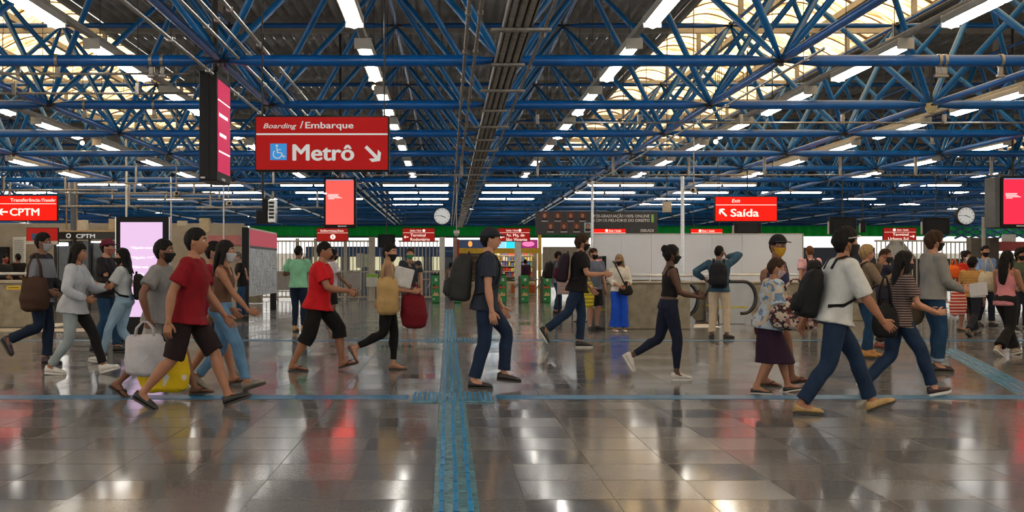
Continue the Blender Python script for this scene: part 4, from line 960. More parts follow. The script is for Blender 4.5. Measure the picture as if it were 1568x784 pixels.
random.seed(11); goods = [mat('packet_%s' % n, c, .4, 0, .3, 30) for n, c in (('red', (.5, .05, .04)), ('yellow', (.6, .45, .06)), ('violet', (.2, .1, .3)), ('white', (.6, .58, .55)), ('blue', (.08, .15, .4)), ('brown', (.2, .1, .06)), ('green', (.08, .3, .1)))]
base = MB(); base.bbox(-.07, .07, -.05, .05, 0, .2, .02); bms = [base.mesh('packet', g) for g in goods]
ox = o.location
n = 0
for k in range(6):
    x = lx(762); nn = 0
    while x < lx(821):
        g = random.choice(bms); c = put('snack_packet', g, None, (ox[0]+x, d+1.98, .866+k*.25)); c.scale = (random.uniform(.55, .85), 1, random.uniform(.7, 1.1))
        tag(c, '%s snack packet, %s from left on the %s shelf of the yellow-framed shop' % (g.materials[0].name.split('_')[1], ORD[nn], ['lowest', 'second', 'third', 'fourth', 'fifth', 'top'][k]), 'snack packet', 'packets on the shop shelves'); x += .13; nn += 1
# bright doorway right of the shop and grey wall
wbox('wall_shop_side', 'grey wall between the snack shop and the slim pole', 'wall', 832, 905, 378, 440, 44, .3, mat('dull_wall', (.22, .20, .17), .8), 'structure')
wbox('waiting_monitor', 'black monitor on a stand behind the man in the grey T-shirt', 'monitor', 886, 897, 378, 392, 24, .08, BLACK)
b = MB(); b.tube([(at(891, 24), 24.04, 0), (at(891, 24), 24.04, zt(392, 24))], .03, 10); b.bbox(at(891, 24)-.2, at(891, 24)+.2, 23.9, 24.2, 0, .02, .005); tag(b.build('monitor_stand', DARK), 'dark floor stand under the waiting monitor', 'stand')
# small rack board
d = 27.5; o = thing('leaflet_rack', 'low grey leaflet rack on black legs behind the man with the maroon backpack', 'rack', (at(866, d), d, 0), .12)
b = MB(); b.bbox(-.22, .22, 0, .06, .55, zt(431, d), .01); b.build('panel', mat('rack_grey', (.36, .34, .31), .5, 0, .2, 20), o)
b = MB()
for k in range(4): b.bbox(-.2, .2, -.02, 0, .6+k*.09, .66+k*.09, .003)
b.build('leaflet_pockets', mat('leaflets', (.5, .35, .3), .6, 0, .5, 40), o)
for s in (-.19, .19): b = MB(); b.bbox(s-.02, s+.02, 0, .05, 0, .55, .004); b.build('leg', BLACK, o)
# ad totem by the parapet
o = thing('poster_totem', 'black edged poster totem beside the woman in blue trousers', 'totem', (at(925.5, 25.8), 25.8, 0))
b = MB(); b.bbox(-.05, .05, 0, 1.1, .02, zt(392, 25.8), .01); b.build('casing', BLACK, o)
b = MB(); b.box(-.056, -.05, .08, 1.02, .2, zt(392, 25.8)-.08); b.build('poster', emis('poster_coral', (.72, .22, .18), .45), o)
b = MB(); b.bbox(-.14, .14, -.05, 1.15, 0, .02, .005); b.build('base_plate', DARK, o)
# right-hand background: brown frame wall and awning
wbox('wall_right', 'brown grey wall frame behind the man in the light blue shirt', 'wall', 1487, 1516, 364, 446, 31, .3, mat('frame_brown', (.16, .14, .11), .7), 'structure')
wbox('wall_right_post', 'dark post beside the brown wall frame', 'wall', 1516, 1530, 364, 450, 30.5, .3, mat('post_dark', (.06, .045, .035), .7), 'structure')
wbox('shop_awning', 'dark red awning below the screen at the right edge', 'awning', 1530, 1620, 370, 384, 31, .6, mat('awning_red', (.35, .05, .05), .6))
wbox('wall_right_low', 'dark low wall behind the crowd at right', 'wall', 1340, 1620, 396, 446, 35.5, .3, mat('low_wall', (.045, .045, .05), .7), 'structure')
wbox('wall_right_blue', 'dark blue low wall behind the man in the pale pink T-shirt', 'wall', 1226, 1340, 379, 446, 35.5, .3, mat('low_wall_blue', (.018, .025, .05), .6), 'structure')
wbox('wall_low', 'low concrete wall seen under the map board', 'wall', 374, 400, 436, 464, 36, .3, CONC, 'structure')
wbox('notice_poster', 'white poster above the awning at the right edge', 'poster', 1534, 1556, 359, 370, 30, .03, mat('poster_white', (.6, .6, .58), .6))
# green trusses beyond the right fence
o = thing('green_truss', 'green roof trusses outdoors above the right fence', 'truss', (0, 58, 0)); d = 58
for k in range(7):
    b = MB(); x = at(1440+k*22, d); b.tube([(x, 0, zt(365, d)), (x+1.6, .0, zt(346, d))], .06, 6); b.tube([(x+1.6, 0, zt(365, d)), (x, .0, zt(346, d))], .06, 6); b.build('brace', mat('truss_blue_far', (.02, .12, .25), .5), o)
# ------------------------------------------------------------------ people
def Ry(a): c, s = math.cos(a), math.sin(a); return np.array(((c, 0, s), (0, 1, 0), (-s, 0, c)))
def Rx(a): c, s = math.cos(a), math.sin(a); return np.array(((1, 0, 0), (0, c, -s), (0, s, c)))
def Rz(a): c, s = math.cos(a), math.sin(a); return np.array(((c, -s, 0), (s, c, 0), (0, 0, 1)))
def nrm(v): v = np.array(v, float); return v/(np.linalg.norm(v)+1e-9)
V3 = lambda *a: np.array(a, float)
SKIN = {'pale': (.50, .26, .17), 'light': (.42, .205, .125), 'tan': (.30, .135, .075), 'brown': (.17, .075, .042), 'dark': (.085, .038, .023)}
def skin(k): return mat('skin_'+k, SKIN[k], .55, 0, .10, 12, .12, 120, .4)
HAIRC = {'black': (.008, .007, .007), 'brown': (.035, .018, .010), 'blond': (.30, .19, .09), 'grey': (.12, .11, .10), 'ginger': (.12, .05, .02)}
def hairm(k): return mat('hair_'+k, HAIRC[k], .6, 0, .5, 30, .6, 80, .12, stretch=(3, 3, .6))

def head_point(th, z, s, off=0.0):
    """point on a head, th = 0 at the nose, z from chin to crown in metres for s = 1"""
    t = max(-1, min(1, (z-.004)/.119)); c = math.sqrt(max(0, 1-t*t)); low = max(0, -z-.005)/.11
    c = c**(.80 if z < 0 else .86)
    ax = .094 if math.cos(th) > 0 else .100*(1-.50*low**.8)
    by = .077*(1-.22*low)
    x = ax*c*math.cos(th); y = by*c*math.sin(th)
    if math.cos(th) > 0:
        x += .006*low
        g = lambda yy, w: math.exp(-(yy/w)**2)
        n = g(y, .013)*(max(0, 1-abs(z+.030)/.042)**.9)*.026*(1 if z > -.045 else .5)
        brow = g(abs(y)-.03, .022)*g(z-.030, .010)*.0045; sock = g(abs(y)-.031, .014)*g(z-.012, .011)*-.0085
        lip = g(y, .024)*g(z+.066, .011)*.006; chin = g(y, .025)*g(z+.098, .014)*.008; cheek = g(abs(y)-.042, .018)*g(z+.022, .02)*.004
        x += n+brow+sock+lip+chin+cheek
    x -= .006*low*(1 if math.cos(th) < 0 else 0)
    if off: 
        d = nrm((x/.094**2, y/.077**2, z/.119**2)); x += d[0]*off; y += d[1]*off; z += d[2]*off
    return V3(x, y, z)*s
def head_shell(mb, T, s, zone, na=40, nz=30, pad=-.012):
    """closed shell over the head: zone(th, z) gives the offset outwards, None hides it under the skin"""
    rings = []
    for i in range(nz+1):
        a = -PI/2+PI*i/nz; z = .004+.1185*math.sin(max(-1.5, min(1.5, a))); r = []
        for j in range(na):
            th = 2*PI*j/na; th = th if th <= PI else th-2*PI; o = zone(th, z)
            r.append(T(head_point(th, z, s, pad if o is None else o)))
        rings.append(r)
    mb.loft(rings)
def shell_patch(mb, T, s, ths, zs, fn, thick=.003):
    A = [[T(head_point(th, z, s, fn(th, z))) for th in ths] for z in zs]; B = [[T(head_point(th, z, s, fn(th, z)-thick)) for th in ths] for z in zs]
    n, m = len(ths), len(zs); vs = [p for r in A for p in r]+[p for r in B for p in r]; k = n*m; fs = []
    for i in range(m-1):
        for j in range(n-1):
            a = i*n+j; fs += [(a, a+1, a+n+1, a+n), (k+a, k+a+n, k+a+n+1, k+a+1)]
    for j in range(n-1): fs += [(j, k+j, k+j+1, j+1), ((m-1)*n+j, (m-1)*n+j+1, k+(m-1)*n+j+1, k+(m-1)*n+j)]
    for i in range(m-1): fs += [(i*n, (i+1)*n, k+(i+1)*n, k+i*n), (i*n+n-1, k+i*n+n-1, k+(i+1)*n+n-1, (i+1)*n+n-1)]
    mb.add(vs, fs)

def hand(mb, W, d, pn, s, side, curl=.35, thumb=.6):
    """W wrist, d direction of the hand, pn palm normal (out of the palm); side +1 when the thumb lies on the side  cross(pn, d)"""
    d = nrm(d); pn = nrm(pn-d*np.dot(pn, d)); a = np.cross(pn, d)*side      # across, towards the thumb
    mb.tube([W-d*.02*s, W+d*.012*s, W+d*.05*s, W+d*.088*s], [(.026*s, .018*s), (.029*s, .016*s), (.040*s, .0145*s), (.039*s, .012*s)], 12, up=a, dome=.4)
    K = W+d*.086*s
    for i, (off, L, r) in enumerate(((.030, .068, .0086), (.0105, .077, .0088), (-.0095, .071, .0084), (-.029, .056, .0074))):
        c = curl*(1+.12*i); p = K+a*off*s-d*.004*s; pts = [p-d*.012*s]; dirn = nrm(d+a*(off*1.6)); ang = 0
        pts.append(p)
        for k, f in enumerate((.44, .31, .25)):
            ang += c*(.8 if k == 0 else 1.0); v = dirn*math.cos(ang)+pn*math.sin(ang); pts.append(pts[-1]+v*L*f*s)
        mb.tube(pts, [r*s, r*s, r*s*.98, r*s*.9, r*s*.78], 8, up=a, dome=.8)
    tb = W+d*.024*s+a*.026*s+pn*.004*s; tv = nrm(d*.75+a*.62+pn*thumb*.5); t2 = nrm(d*.92+a*.25+pn*thumb*.7)
    mb.tube([tb-tv*.012*s, tb+tv*.012*s, tb+tv*.045*s, tb+tv*.045*s+t2*.030*s], [.0125*s, .0135*s, .0108*s, .009*s], 9, up=pn, dome=.8)

class P: pass
def person(label, x, y, H, yaw=0, sex='m', bulk=1.0, feet=((.30, 18, 0), (-.34, -38, .0)), fyaw=(0, 0), lat=(1, 1), lean=4, twist=0, arms=None,
           head=(0, 0), skn='tan', hair='short', hc='black', mask=(.01, .01, .012), top='tshirt', tc=None, bottom='jeans', bc=None, shoes='sneaker', sc=None,
           hem=None, cap=None, extra=None, legcols=None, px=None, py=None):
    """feet: (forward position, pitch in degrees (+ = toe down), lift) for the left and the right foot"""
    vox = .0105 if y < 14 else (.014 if y < 24 else .022)
    s = H/1.75; R = P(); R.x, R.y, R.s, R.yaw = x, y, s, yaw; root = thing('person', label, 'person', (x, y, 0), yaw); R.root = root
    f = sex == 'f'; shw = (.168 if f else .190)*s*(.5+.5*bulk); hipw = .088*s*(.6+.4*bulk); sole = {'sneaker': .026, 'shoe': .02, 'flat': .012, 'sandal': .016, 'boot': .03}[shoes]
    TH, SH = .43*s, .405*s; AH = .085*s+sole
    ank = []; foots = []
    for i, sg in enumerate((1, -1)):
        fx, pit, lift = feet[i]; Rf = Rz(math.radians(fyaw[i])*sg)@Ry(math.radians(pit))
        zmin = min((Rf@V3(a*s, 0, -AH))[2] for a in (-.06, .125))
        zmin = min(zmin, (Rf@V3(.20*s, 0, -AH))[2]+(.035*s if pit > 0 else 0))
        ank.append(V3(fx, sg*hipw*lat[i]*.95, lift-zmin)); foots.append(Rf)
    pz = .925*s+sole
    for i in range(2):
        dh = math.hypot(ank[i][0], 0); m = ank[i][2]+math.sqrt(max(.01, ((TH+SH)*.992)**2-dh*dh)); pz = min(pz, m)
    Pv = V3(0, 0, pz); Rt = Ry(math.radians(lean)); Rc = Rt@Rz(math.radians(twist)); R.Rc = Rc; R.P = Pv
    hipj = [Pv+V3(0, sg*hipw, 0) for sg in (1, -1)]; knees = []
    for i in range(2):
        v = ank[i]-hipj[i]; L = min(np.linalg.norm(v), (TH+SH)*.9999); u = v/np.linalg.norm(v); a = (TH*TH-SH*SH+L*L)/(2*L); h = math.sqrt(max(0, TH*TH-a*a))
        fw = foots[i]@V3(1, 0, .25); fw = nrm(V3(fw[0], fw[1], 0)+V3(.4, 0, 0)); kd = nrm(fw-u*np.dot(fw, u)); knees.append(hipj[i]+u*a+kd*h)
    R.knees, R.ank = knees, ank
    bf = bulk
    # torso rings: height above pelvis, half width, half depth, forward offset
    if f: TR = [(-.085, .120, .080, -.005), (-.02, .168, .112, -.014), (.05, .158, .104, -.008), (.13, .124, .088, .0), (.20, .124, .088, .004), (.29, .148, .108, .012), (.36, .152, .104, .008), (.43, .150, .082, -.004), (.485, .105, .066, -.012), (.515, .058, .055, -.012)]
    else: TR = [(-.085, .120, .085, -.005), (-.02, .162, .112, -.012), (.05, .155, .108, -.004), (.13, .145, .104, .004), (.20, .150, .108, .006), (.29, .168, .116, .006), (.37, .178, .114, .0), (.44, .170, .092, -.008), (.49, .115, .072, -.014), (.52, .062, .060, -.014)]
    def tring(r, inf=0, n=24, sq=2.5, wid=1.0):
        z, w, dd, ox = r; t = max(0, min(1, z/.25)); M = Rt@Rz(math.radians(twist)*t); c = Pv+Rt@V3(ox*s, 0, z*s)
        w, dd = w*s*(.35+.65*bf)*wid+inf, dd*s*bf*wid+inf; out = []
        for j in range(n):
            a = 2*PI*j/n; ca, sa = math.cos(a), math.sin(a); e = 2/sq
            out.append(c+M@V3(dd*abs(ca)**e*(1 if ca > 0 else -1), w*abs(sa)**e*(1 if sa > 0 else -1), 0))
        return out
    N = Pv+Rt@V3(-.012*s, 0, .505*s); R.N = N
    Rh = Rz(math.radians(head[0]))@Ry(math.radians(head[1])); HC = N+V3(.018*s+.05*s*math.sin(math.radians(lean)), 0, .150*s)+V3(.03*s*math.sin(math.radians(head[1])), 0, 0); R.HC, R.Rh = HC, Rh
    HT = lambda p: HC+Rh@p
    sh = [Pv+Rc@V3(-.010*s, sg*shw, .445*s) for sg in (1, -1)]; UA, FA = .292*s, .255*s
    arms = arms or (('f', -22, 8, 18), ('f', 24, 8, 26)); el, wr, hd, pn, curls = [], [], [], [], []
    for i, sg in enumerate((1, -1)):
        A = arms[i]
        if A[0] == 'f':
            fl, ab, eb = [math.radians(q) for q in A[1:4]]; inw = math.radians(A[4]) if len(A) > 4 and A[4] is not None else math.radians(6)
            Ra = Ry(-fl)@Rx(sg*ab); u = Rt@(Ra@V3(0, 0, -1)); e = sh[i]+u*UA
            v = Rt@(Ra@(Rz(-sg*inw)@V3(math.sin(eb), 0, -math.cos(eb)))); w = e+v*FA
        else:
            w = V3(*A[1])*s; w = V3(w[0], w[1], w[2]); v0 = w-sh[i]; L = np.linalg.norm(v0)
            if L > (UA+FA)*.995: w = sh[i]+v0/L*(UA+FA)*.995; v0 = w-sh[i]; L = np.linalg.norm(v0)
            u0 = v0/L; a = (UA*UA-FA*FA+L*L)/(2*L); h = math.sqrt(max(0, UA*UA-a*a)); hint = V3(*(A[2] if len(A) > 2 and A[2] is not None else (-.4, sg*.6, -.8))); kd = nrm(hint-u0*np.dot(hint, u0)); e = sh[i]+u0*a+kd*h; v = nrm(w-e)
        el.append(e); wr.append(w); hd.append(nrm(v)); pn.append(Rt@V3(.15, -sg, 0)); curls.append(.32)
        if A[0] == 't' and len(A) > 3:
            if A[3] is not None: hd[-1] = nrm(V3(*A[3]))
            if len(A) > 4 and A[4] is not None: pn[-1] = V3(*A[4])
            if len(A) > 5: curls[-1] = A[5]
        if A[0] == 'f' and len(A) > 5: curls[-1] = A[5]
    R.wr, R.el, R.hd, R.sh = wr, el, hd, sh
    R.grip = [wr[i]+hd[i]*.095*s+nrm(pn[i])*.02*s for i in range(2)]
    # --- the body
    hzz = hem if hem is not None else .05
    cov = top != 'tank'
    mb = MB(); mb.loft([tring(r, (-.014 if r[0] < .495 else 0)*s if (cov or r[0] < hzz) else 0) for r in TR])
    mb.tube([N-V3(0, 0, .03*s), N+V3(.004, 0, .035*s), HC-V3(.012*s, 0, .062*s), HC+V3(-.01*s, 0, -.02*s)], [(.062*s, .066*s), (.053*s, .055*s), (.054*s, .053*s), (.05*s, .05*s)], 16, up=(1, 0, 0), dome=.4)
    k_ = .55+.45*bf
    for i, sg in enumerate((1, -1)):
        u = nrm(el[i]-sh[i]); v = nrm(wr[i]-el[i]); fm = .9 if f else 1.04; fr = fm*s*k_
        mb.tube([sh[i]-u*.01*s, sh[i]+u*.07*s, sh[i]+u*.16*s, el[i]-u*.02*s, el[i]+v*.05*s, el[i]+v*.12*s, wr[i]-v*.02*s, wr[i]+v*.012*s],
                [(.050 if cov else .056)*fr, (.048 if cov else .052)*fr, .046*fr, .038*fr, .043*fr, .039*fr, (.029*fr, .024*fr), (.028*fr, .021*fr)], 14, up=nrm(np.cross(u, V3(.3, .1, 1))), dome=.7)
        h, k, a = hipj[i], knees[i], ank[i]; u = nrm(k-h); v = nrm(a-k); fr = (1.03 if f else 1.0)*s*(.6+.4*bf); lc = .84 if bottom in ('jeans', 'skinny', 'slim', 'wide', 'flare') else 1.0; lt = .86 if bottom != 'skirt' else 1
        back = -(nrm(foots[i]@V3(1, 0, 0)))
        mb.tube([h+V3(0, 0, .02), h+u*.10*s, h+u*.25*s, k-u*.03*s, k+v*.03*s, k+v*.12*s+back*.010*s, k+v*.22*s+back*.006*s, a-v*.05*s, a+v*.02*s],
                [.088*fr*lt, .082*fr*lt, .071*fr*lt, .056*fr*lc, .052*fr*lc, .058*fr*lc, .050*fr*lc, .034*fr*(lc if bottom != 'skinny' else 1), .036*fr], 16, up=(0, 1, 0), dome=.6)
        # foot
        Rf = foots[i]; AT = lambda p: ank[i]+Rf@V3(*p)
        zb = -AH+sole
        def fr_(xx, w, hgt, bot): return [AT((xx*s, w*s*math.cos(q), bot+(hgt*s)*(.5+.5*math.sin(q)))) for q in [2*PI*j/12 for j in range(12)]]
        mb.loft([fr_(-.058, .016, .03, zb+.006), fr_(-.045, .030, .06, zb), fr_(0, .034, .095, zb), fr_(.05, .036, .075, zb), (fr_(.10, .042, .045, zb)), fr_(.135, .044, .030, zb), fr_(.165, .036, .024, zb+.002), fr_(.178, .02, .014, zb+.005)])
    body = remesh(mb, vox, 3)
    ex = MB()
    rings = []
    for i in range(33):
        a = -PI/2+PI*i/32; z = .004+.1188*math.sin(max(-1.52, min(1.52, a))); rings.append([HT(head_point(2*PI*j/44 if j <= 22 else 2*PI*j/44-2*PI, z, s)) for j in range(44)])
    ex.loft(rings)
    for sg in (1, -1):
        ex.ell(HT(V3(-.006, sg*.079, -.004)*s), (.017*s, .008*s, .030*s), Rh@Rz(sg*-.35)@Ry(-.15), 12, 8)
        ex.ell(HT(V3(.0, sg*.083, -.020)*s), (.009*s, .006*s, .011*s), Rh, 8, 6)
    if y < 60:
        for i, sg in enumerate((1, -1)):
            pnn = nrm(pn[i]); d_ = hd[i]; a_ = np.cross(nrm(pnn-d_*np.dot(pnn, d_)), d_); sd = 1 if np.dot(a_, V3(.9, -sg*.35, .35)) > 0 else -1
            hand(ex, wr[i], d_, pnn, s*(.93 if f else 1.02), sd, curls[i])
            if shoes == 'sandal':
                Rf = foots[i]; 
                for q in range(5): ex.ell(ank[i]+Rf@V3((.176-.007*q-(.006 if q == 0 else 0))*s, sg*(-.030+.0145*q)*s, -AH+sole+.011), ((.022-.002*q)*s, (.0105 if q == 0 else .0075)*s, .010*s), Rf, 8, 6)
    body = merge(body, ex); body.name = 'body'; body.materials.append(skin(skn)); put('body', body, root)
    # --- face
    for sg in (1, -1):
        mb = MB(); mb.ell(HT(V3(.0805, sg*.031, .012)*s), (.0085*s, .0135*s, .0075*s), Rh@Rz(sg*.32), 12, 8)
        mb.cur = 1; mb.ell(HT(V3(.0880, sg*.0305, .012)*s), (.0025*s, .0055*s, .0058*s), Rh@Rz(sg*.28), 10, 6)
        mb.build('eye', [mat('eye_white', (.6, .56, .52), .25), mat('iris_dark', (.02, .012, .008), .15)], root, True)
    for sg in (1, -1):
        mb = MB(); mb.tube([HT(head_point(sg*a, .034+b, s, .0015)) for a, b in ((.16, -.001), (.33, .004), (.52, .003), (.68, -.004))], [(.0022*s, .0045*s), (.0028*s, .0055*s), (.0024*s, .0045*s), (.0012*s, .002*s)], 6, up=Rh@V3(1, 0, 0))
        mb.build('eyebrow', hairm('black' if hc in ('black',) else 'brown'), root, True)
    if mask is not None:
        cv = .082 if isinstance(mask, tuple) else 0
        mb = MB(); ths = [math.radians(-76+152*j/20) for j in range(21)]; zs = [-.114+.100*i/10 for i in range(11)]
        def mz(th, z): e = (abs(th)/math.radians(76)); return .0075+.006*math.exp(-(th/.35)**2)*(1 if z < -.055 else .55)-.004*e*e
        def MTh(th, z): e = abs(th)/math.radians(76); return th
        A = []
        shell_patch(mb, HT, s, ths, [z for z in zs], lambda th, z: mz(th, z), .004)
        for sg in (1, -1):
            for zz in (-.026, -.085): mb.tube([HT(head_point(sg*math.radians(74), zz, s, .005)), HT(V3(-.012, sg*.088, -.012+(.0 if zz > -.05 else -.02))*s)], .0016*s+.0008, 5)
        mb.build('face_mask', fabric('mask_%.2f_%.2f_%.2f' % mask, mask, .8, .1, .2), root, True)
    else:
        mb = MB()
        mb.tube([HT(V3(.0905, y_, -.066+dz)*s) for y_, dz in ((-.022, -.001), (-.010, .001), (0, 0), (.010, .001), (.022, -.001))], [(.003*s, .002*s), (.006*s, .006*s), (.006*s, .007*s), (.006*s, .006*s), (.003*s, .002*s)], 8, up=Rh@V3(1, 0, 0)); mb.build('lips', mat('lips_'+skn, [SKIN[skn][0]*.9, SKIN[skn][1]*.6, SKIN[skn][2]*.7], .4), root, True)
    # --- hair
    hm = hairm(hc); mb = MB()
    def hz(front, side, back, o):
        def fn(th, z):
            a = abs(th); lim = front+(side-front)*min(1, max(0, (a-.75)/.45)) if a < 1.2 else (side if a < 1.75 else side+(back-side)*min(1, (a-1.75)/.5))
            if z < lim-.004: return None
            j = .2+.8*min(1, (z-lim+.004)/.02); w = 1+.18*math.sin(9*th+40*z)+.12*math.sin(23*th-70*z)
            return o*j*w
        return fn
    if hair == 'buzz': head_shell(mb, HT, s, hz(.055, .012, -.075, .0045))
    elif hair == 'short': head_shell(mb, HT, s, hz(.058, .008, -.082, .013))
    elif hair == 'full': head_shell(mb, HT, s, hz(.054, -.005, -.090, .024))
    elif hair == 'afro':
        head_shell(mb, HT, s, hz(.050, -.012, -.095, .042))
    elif hair in ('long', 'bun', 'pony'):
        head_shell(mb, HT, s, hz(.056, -.015, -.095, .014))
    elif hair == 'none': head_shell(mb, HT, s, hz(.07, .03, -.05, .001))
    if hair == 'long':
        L = extra['hairlen'] if extra and 'hairlen' in extra else .34
        Rn = Rz(math.radians(head[0])); HB = lambda x_, y_, z_: HC+Rn@V3(x_*s, y_*s, z_*s)
        mb.tube([HB(-.045, 0, .06), HB(-.075, 0, -.02), HB(-.092, 0, -.11), HB(-.108, 0, -.11-L*.45), HB(-.112, 0, -.11-L*.8), HB(-.11, 0, -.11-L)], [(.04*s, .072*s), (.042*s, .083*s), (.038*s, .086*s), (.030*s, .082*s), (.022*s, .068*s), (.010*s, .045*s)], 20, up=(1, 0, 0), dome=.5)
        for sg in (1, -1): mb.tube([HB(.010, sg*.062, .075), HB(.004, sg*.088, .01), HB(-.012, sg*.094, -.08), HB(-.035, sg*.098, -.16), HB(-.06, sg*.092, -.22)], [(.02*s, .012*s), (.030*s, .014*s), (.034*s, .016*s), (.03*s, .015*s), (.014*s, .008*s)], 12, up=(1, 0, 0), dome=.5)
    if hair == 'bun':
        for q in range(7): a = q*2.4; mb.ell(HT(V3(-.082+.012*math.cos(a), .018*math.sin(a*1.3), .070+.020*math.sin(a))*s), (.040*s, .042*s, .036*s), Rh@Rx(a), 12, 8)
    if hair == 'pony': mb.tube([HT(V3(*p)*s) for p in ((-.08, 0, .05), (-.125, 0, .055), (-.15, 0, -.01), (-.145, 0, -.10), (-.135, 0, -.19))], [.022*s, .026*s, .030*s, .026*s, .010*s], 12, dome=.6)
    if hair in ('afro', 'full', 'bun', 'long'): hme = remesh(mb, max(.007, vox*.65), 1, .006 if hair == 'afro' else .0025, 75 if hair == 'afro' else 55)
    else: hme = mb.mesh('hair', [], True)
    hme.materials.append(hm); put('hair', hme, root)
    if cap:
        mb = MB(); head_shell(mb, HT, s, lambda th, z: None if z < .040-(.02 if abs(th) > 1.8 else 0) else (.033 if hair == 'full' else .020)); 
        cm = fabric('cap_%.2f_%.2f_%.2f' % cap[0], cap[0], .8, .1, .15); c_ = mb.build('cap', cm, root, True)
        mb = MB(); A_, B_ = [], []
        for j in range(13):
            a = -1.05+2.1*j/12; p0 = HT(head_point(a, .046, s, .022)); p1 = HT(head_point(a, .046, s, .030)+V3(.075*math.cos(a*1.25)*s, .01*math.sin(a)*s, -.014*s)); A_.append(p0); B_.append(p1)
        up = Rh@V3(0, 0, .005); mb.add(A_+B_+[p+up for p in A_]+[p+up for p in B_], [(j, j+1, j+14, j+13) for j in range(12)]+[(26+j, 26+j+13, 26+j+14, 26+j+1) for j in range(12)]+[(13+j, 14+j, 40+j, 39+j) for j in range(12)]+[(j, 26+j, 27+j, j+1) for j in range(12)])
        mb.build('brim', fabric('cap_%.2f_%.2f_%.2f' % cap[1], cap[1], .8, .1, .15), c_, True)
    if extra and 'visor' in extra:
        mb = MB(); mb.tube([HT(head_point(a, .052-.012*abs(a), s, .030)) for a in np.linspace(-1.7, 1.7, 17)], [(.005*s, .011*s)]*17, 8, up=Rh@V3(1, 0, 0)); mb.build('sunglasses', mat('pale_band_grey', (.45, .42, .38), .35), root, True)
    # --- top
    tm = tc if not isinstance(tc, tuple) else fabric('cloth_%.3f_%.3f_%.3f' % tc, tc)
    inf = {'tshirt': .020, 'shirt': .026, 'jacket': .034, 'tank': .008, 'crop': .020, 'loose': .038}[top]*s
    hz_ = hem if hem is not None else {'tshirt': -.09, 'shirt': -.11, 'jacket': -.10, 'tank': .05, 'crop': .08, 'loose': -.12}[top]
    rr = [r for r in TR if r[0] > hz_+.02]; w0 = np.interp(hz_, [r[0] for r in TR], [r[1] for r in TR]); d0 = np.interp(hz_, [r[0] for r in TR], [r[2] for r in TR])
    if hz_ < .03: w0, d0 = max(w0, .160), max(d0, .110)
    w0 += .018 if hz_ < .03 else .006; d0 += .016 if hz_ < .03 else .004; rr = [(hz_, w0, d0, -.002)]+rr
    st = min(1, max(abs(feet[0][0]), abs(feet[1][0]))/.35)
    if top not in ('tank', 'crop'): rr = [(r[0], r[1]+.004*max(0, (.08-r[0])/.15), r[2]+(.004+.024*st)*max(0, min(1.2, (.08-r[0])/.14)), r[3]+.008*st*max(0, (.08-r[0])/.15)) for r in rr]
    sl = {'tshirt': 'short', 'shirt': 'long', 'jacket': 'long', 'tank': 'none', 'crop': 'short', 'loose': 'short'}[top]
    if extra and 'sleeve' in extra: sl = extra['sleeve']
    mb = MB()
    if top == 'tank':
        rr = [r for r in rr if r[0] < .40]+[(.405, .125 if f else .14, .088, -.004)]
        mb.loft([tring(r, inf) for r in rr])
        for sg in (1, -1): mb.tube([Pv+Rc@V3(.085*s, sg*.085*s, .38*s), Pv+Rc@V3(.05*s, sg*.098*s, .475*s), Pv+Rc@V3(-.02*s, sg*.10*s, .50*s), Pv+Rc@V3(-.085*s, sg*.09*s, .40*s)], [(.012*s+.004, .022*s)]*4, 8, up=(0, 0, 1))
    else:
        rr = [r for r in rr if r[0] < .50]+[(.507, .066, .064, -.012)]
        mb.loft([tring(r, inf*(1 if r[0] < .45 else .9 if r[0] < .495 else .35)) for r in rr])
        for i, sg in enumerate((1, -1)):
            u = nrm(el[i]-sh[i]); v = nrm(wr[i]-el[i]); q = s*k_*(.94 if f else 1.0); g = inf*.55; up = nrm(np.cross(u, V3(.3, .1, 1)))
            mb.ell(sh[i]-V3(0, sg*.012*s, -.006*s), (.066*q+g, .066*q+g, .062*q+g)); loose = 1.25 if top in ('loose',) else 1.08
            if sl == 'short': mb.tube([sh[i]-u*.02*s-V3(0, sg*.02*s, 0), sh[i]+u*.06*s, sh[i]+u*.19*s], [.062*q+g, .062*q+g, (.062*q+g*1.4)*loose], 16, up=up)
            elif sl == 'half': mb.tube([sh[i]-u*.02*s-V3(0, sg*.02*s, 0), sh[i]+u*.08*s, el[i]-u*.01], [.062*q+g, .062*q+g, (.056*q+g*1.4)*loose], 16, up=up)
            elif sl == 'long': mb.tube([sh[i]-u*.02*s-V3(0, sg*.02*s, 0), sh[i]+u*.07*s, el[i]-u*.03*s, el[i]+v*.05*s, wr[i]-v*.06*s, wr[i]-v*.005*s], [.062*q+g, .060*q+g, .052*q+g, .051*q+g, .042*q+g*.9, .034*q+g*.6], 16, up=up)
            elif sl == 'roll': mb.tube([sh[i]-u*.02*s-V3(0, sg*.02*s, 0), sh[i]+u*.07*s, el[i]-u*.03*s, el[i]+v*.05*s, el[i]+v*.10*s], [.062*q+g, .060*q+g, .052*q+g, .050*q+g, .050*q+g], 16, up=up)
    tme = remesh(mb, vox, 3, .0045, 15, H*9); tme.materials.append(tm); tob = put('top' if top in ('tank', 'crop') else ('jacket' if top == 'jacket' else 'shirt'), tme, root); R.top = tob
    # --- bottoms
    bm_ = bc if not isinstance(bc, tuple) else fabric('trouser_%.3f_%.3f_%.3f' % bc, bc)
    waist = [r for r in TR if -.09 <= r[0] <= .06]+[(.095, .135 if f else .15, .096 if f else .106, -.002)]
    und = top not in ('tank', 'crop') and hz_ < .03 and bottom != 'skirt'; infb = (.002 if und else .012)*s; tk = .87 if und else 1.0
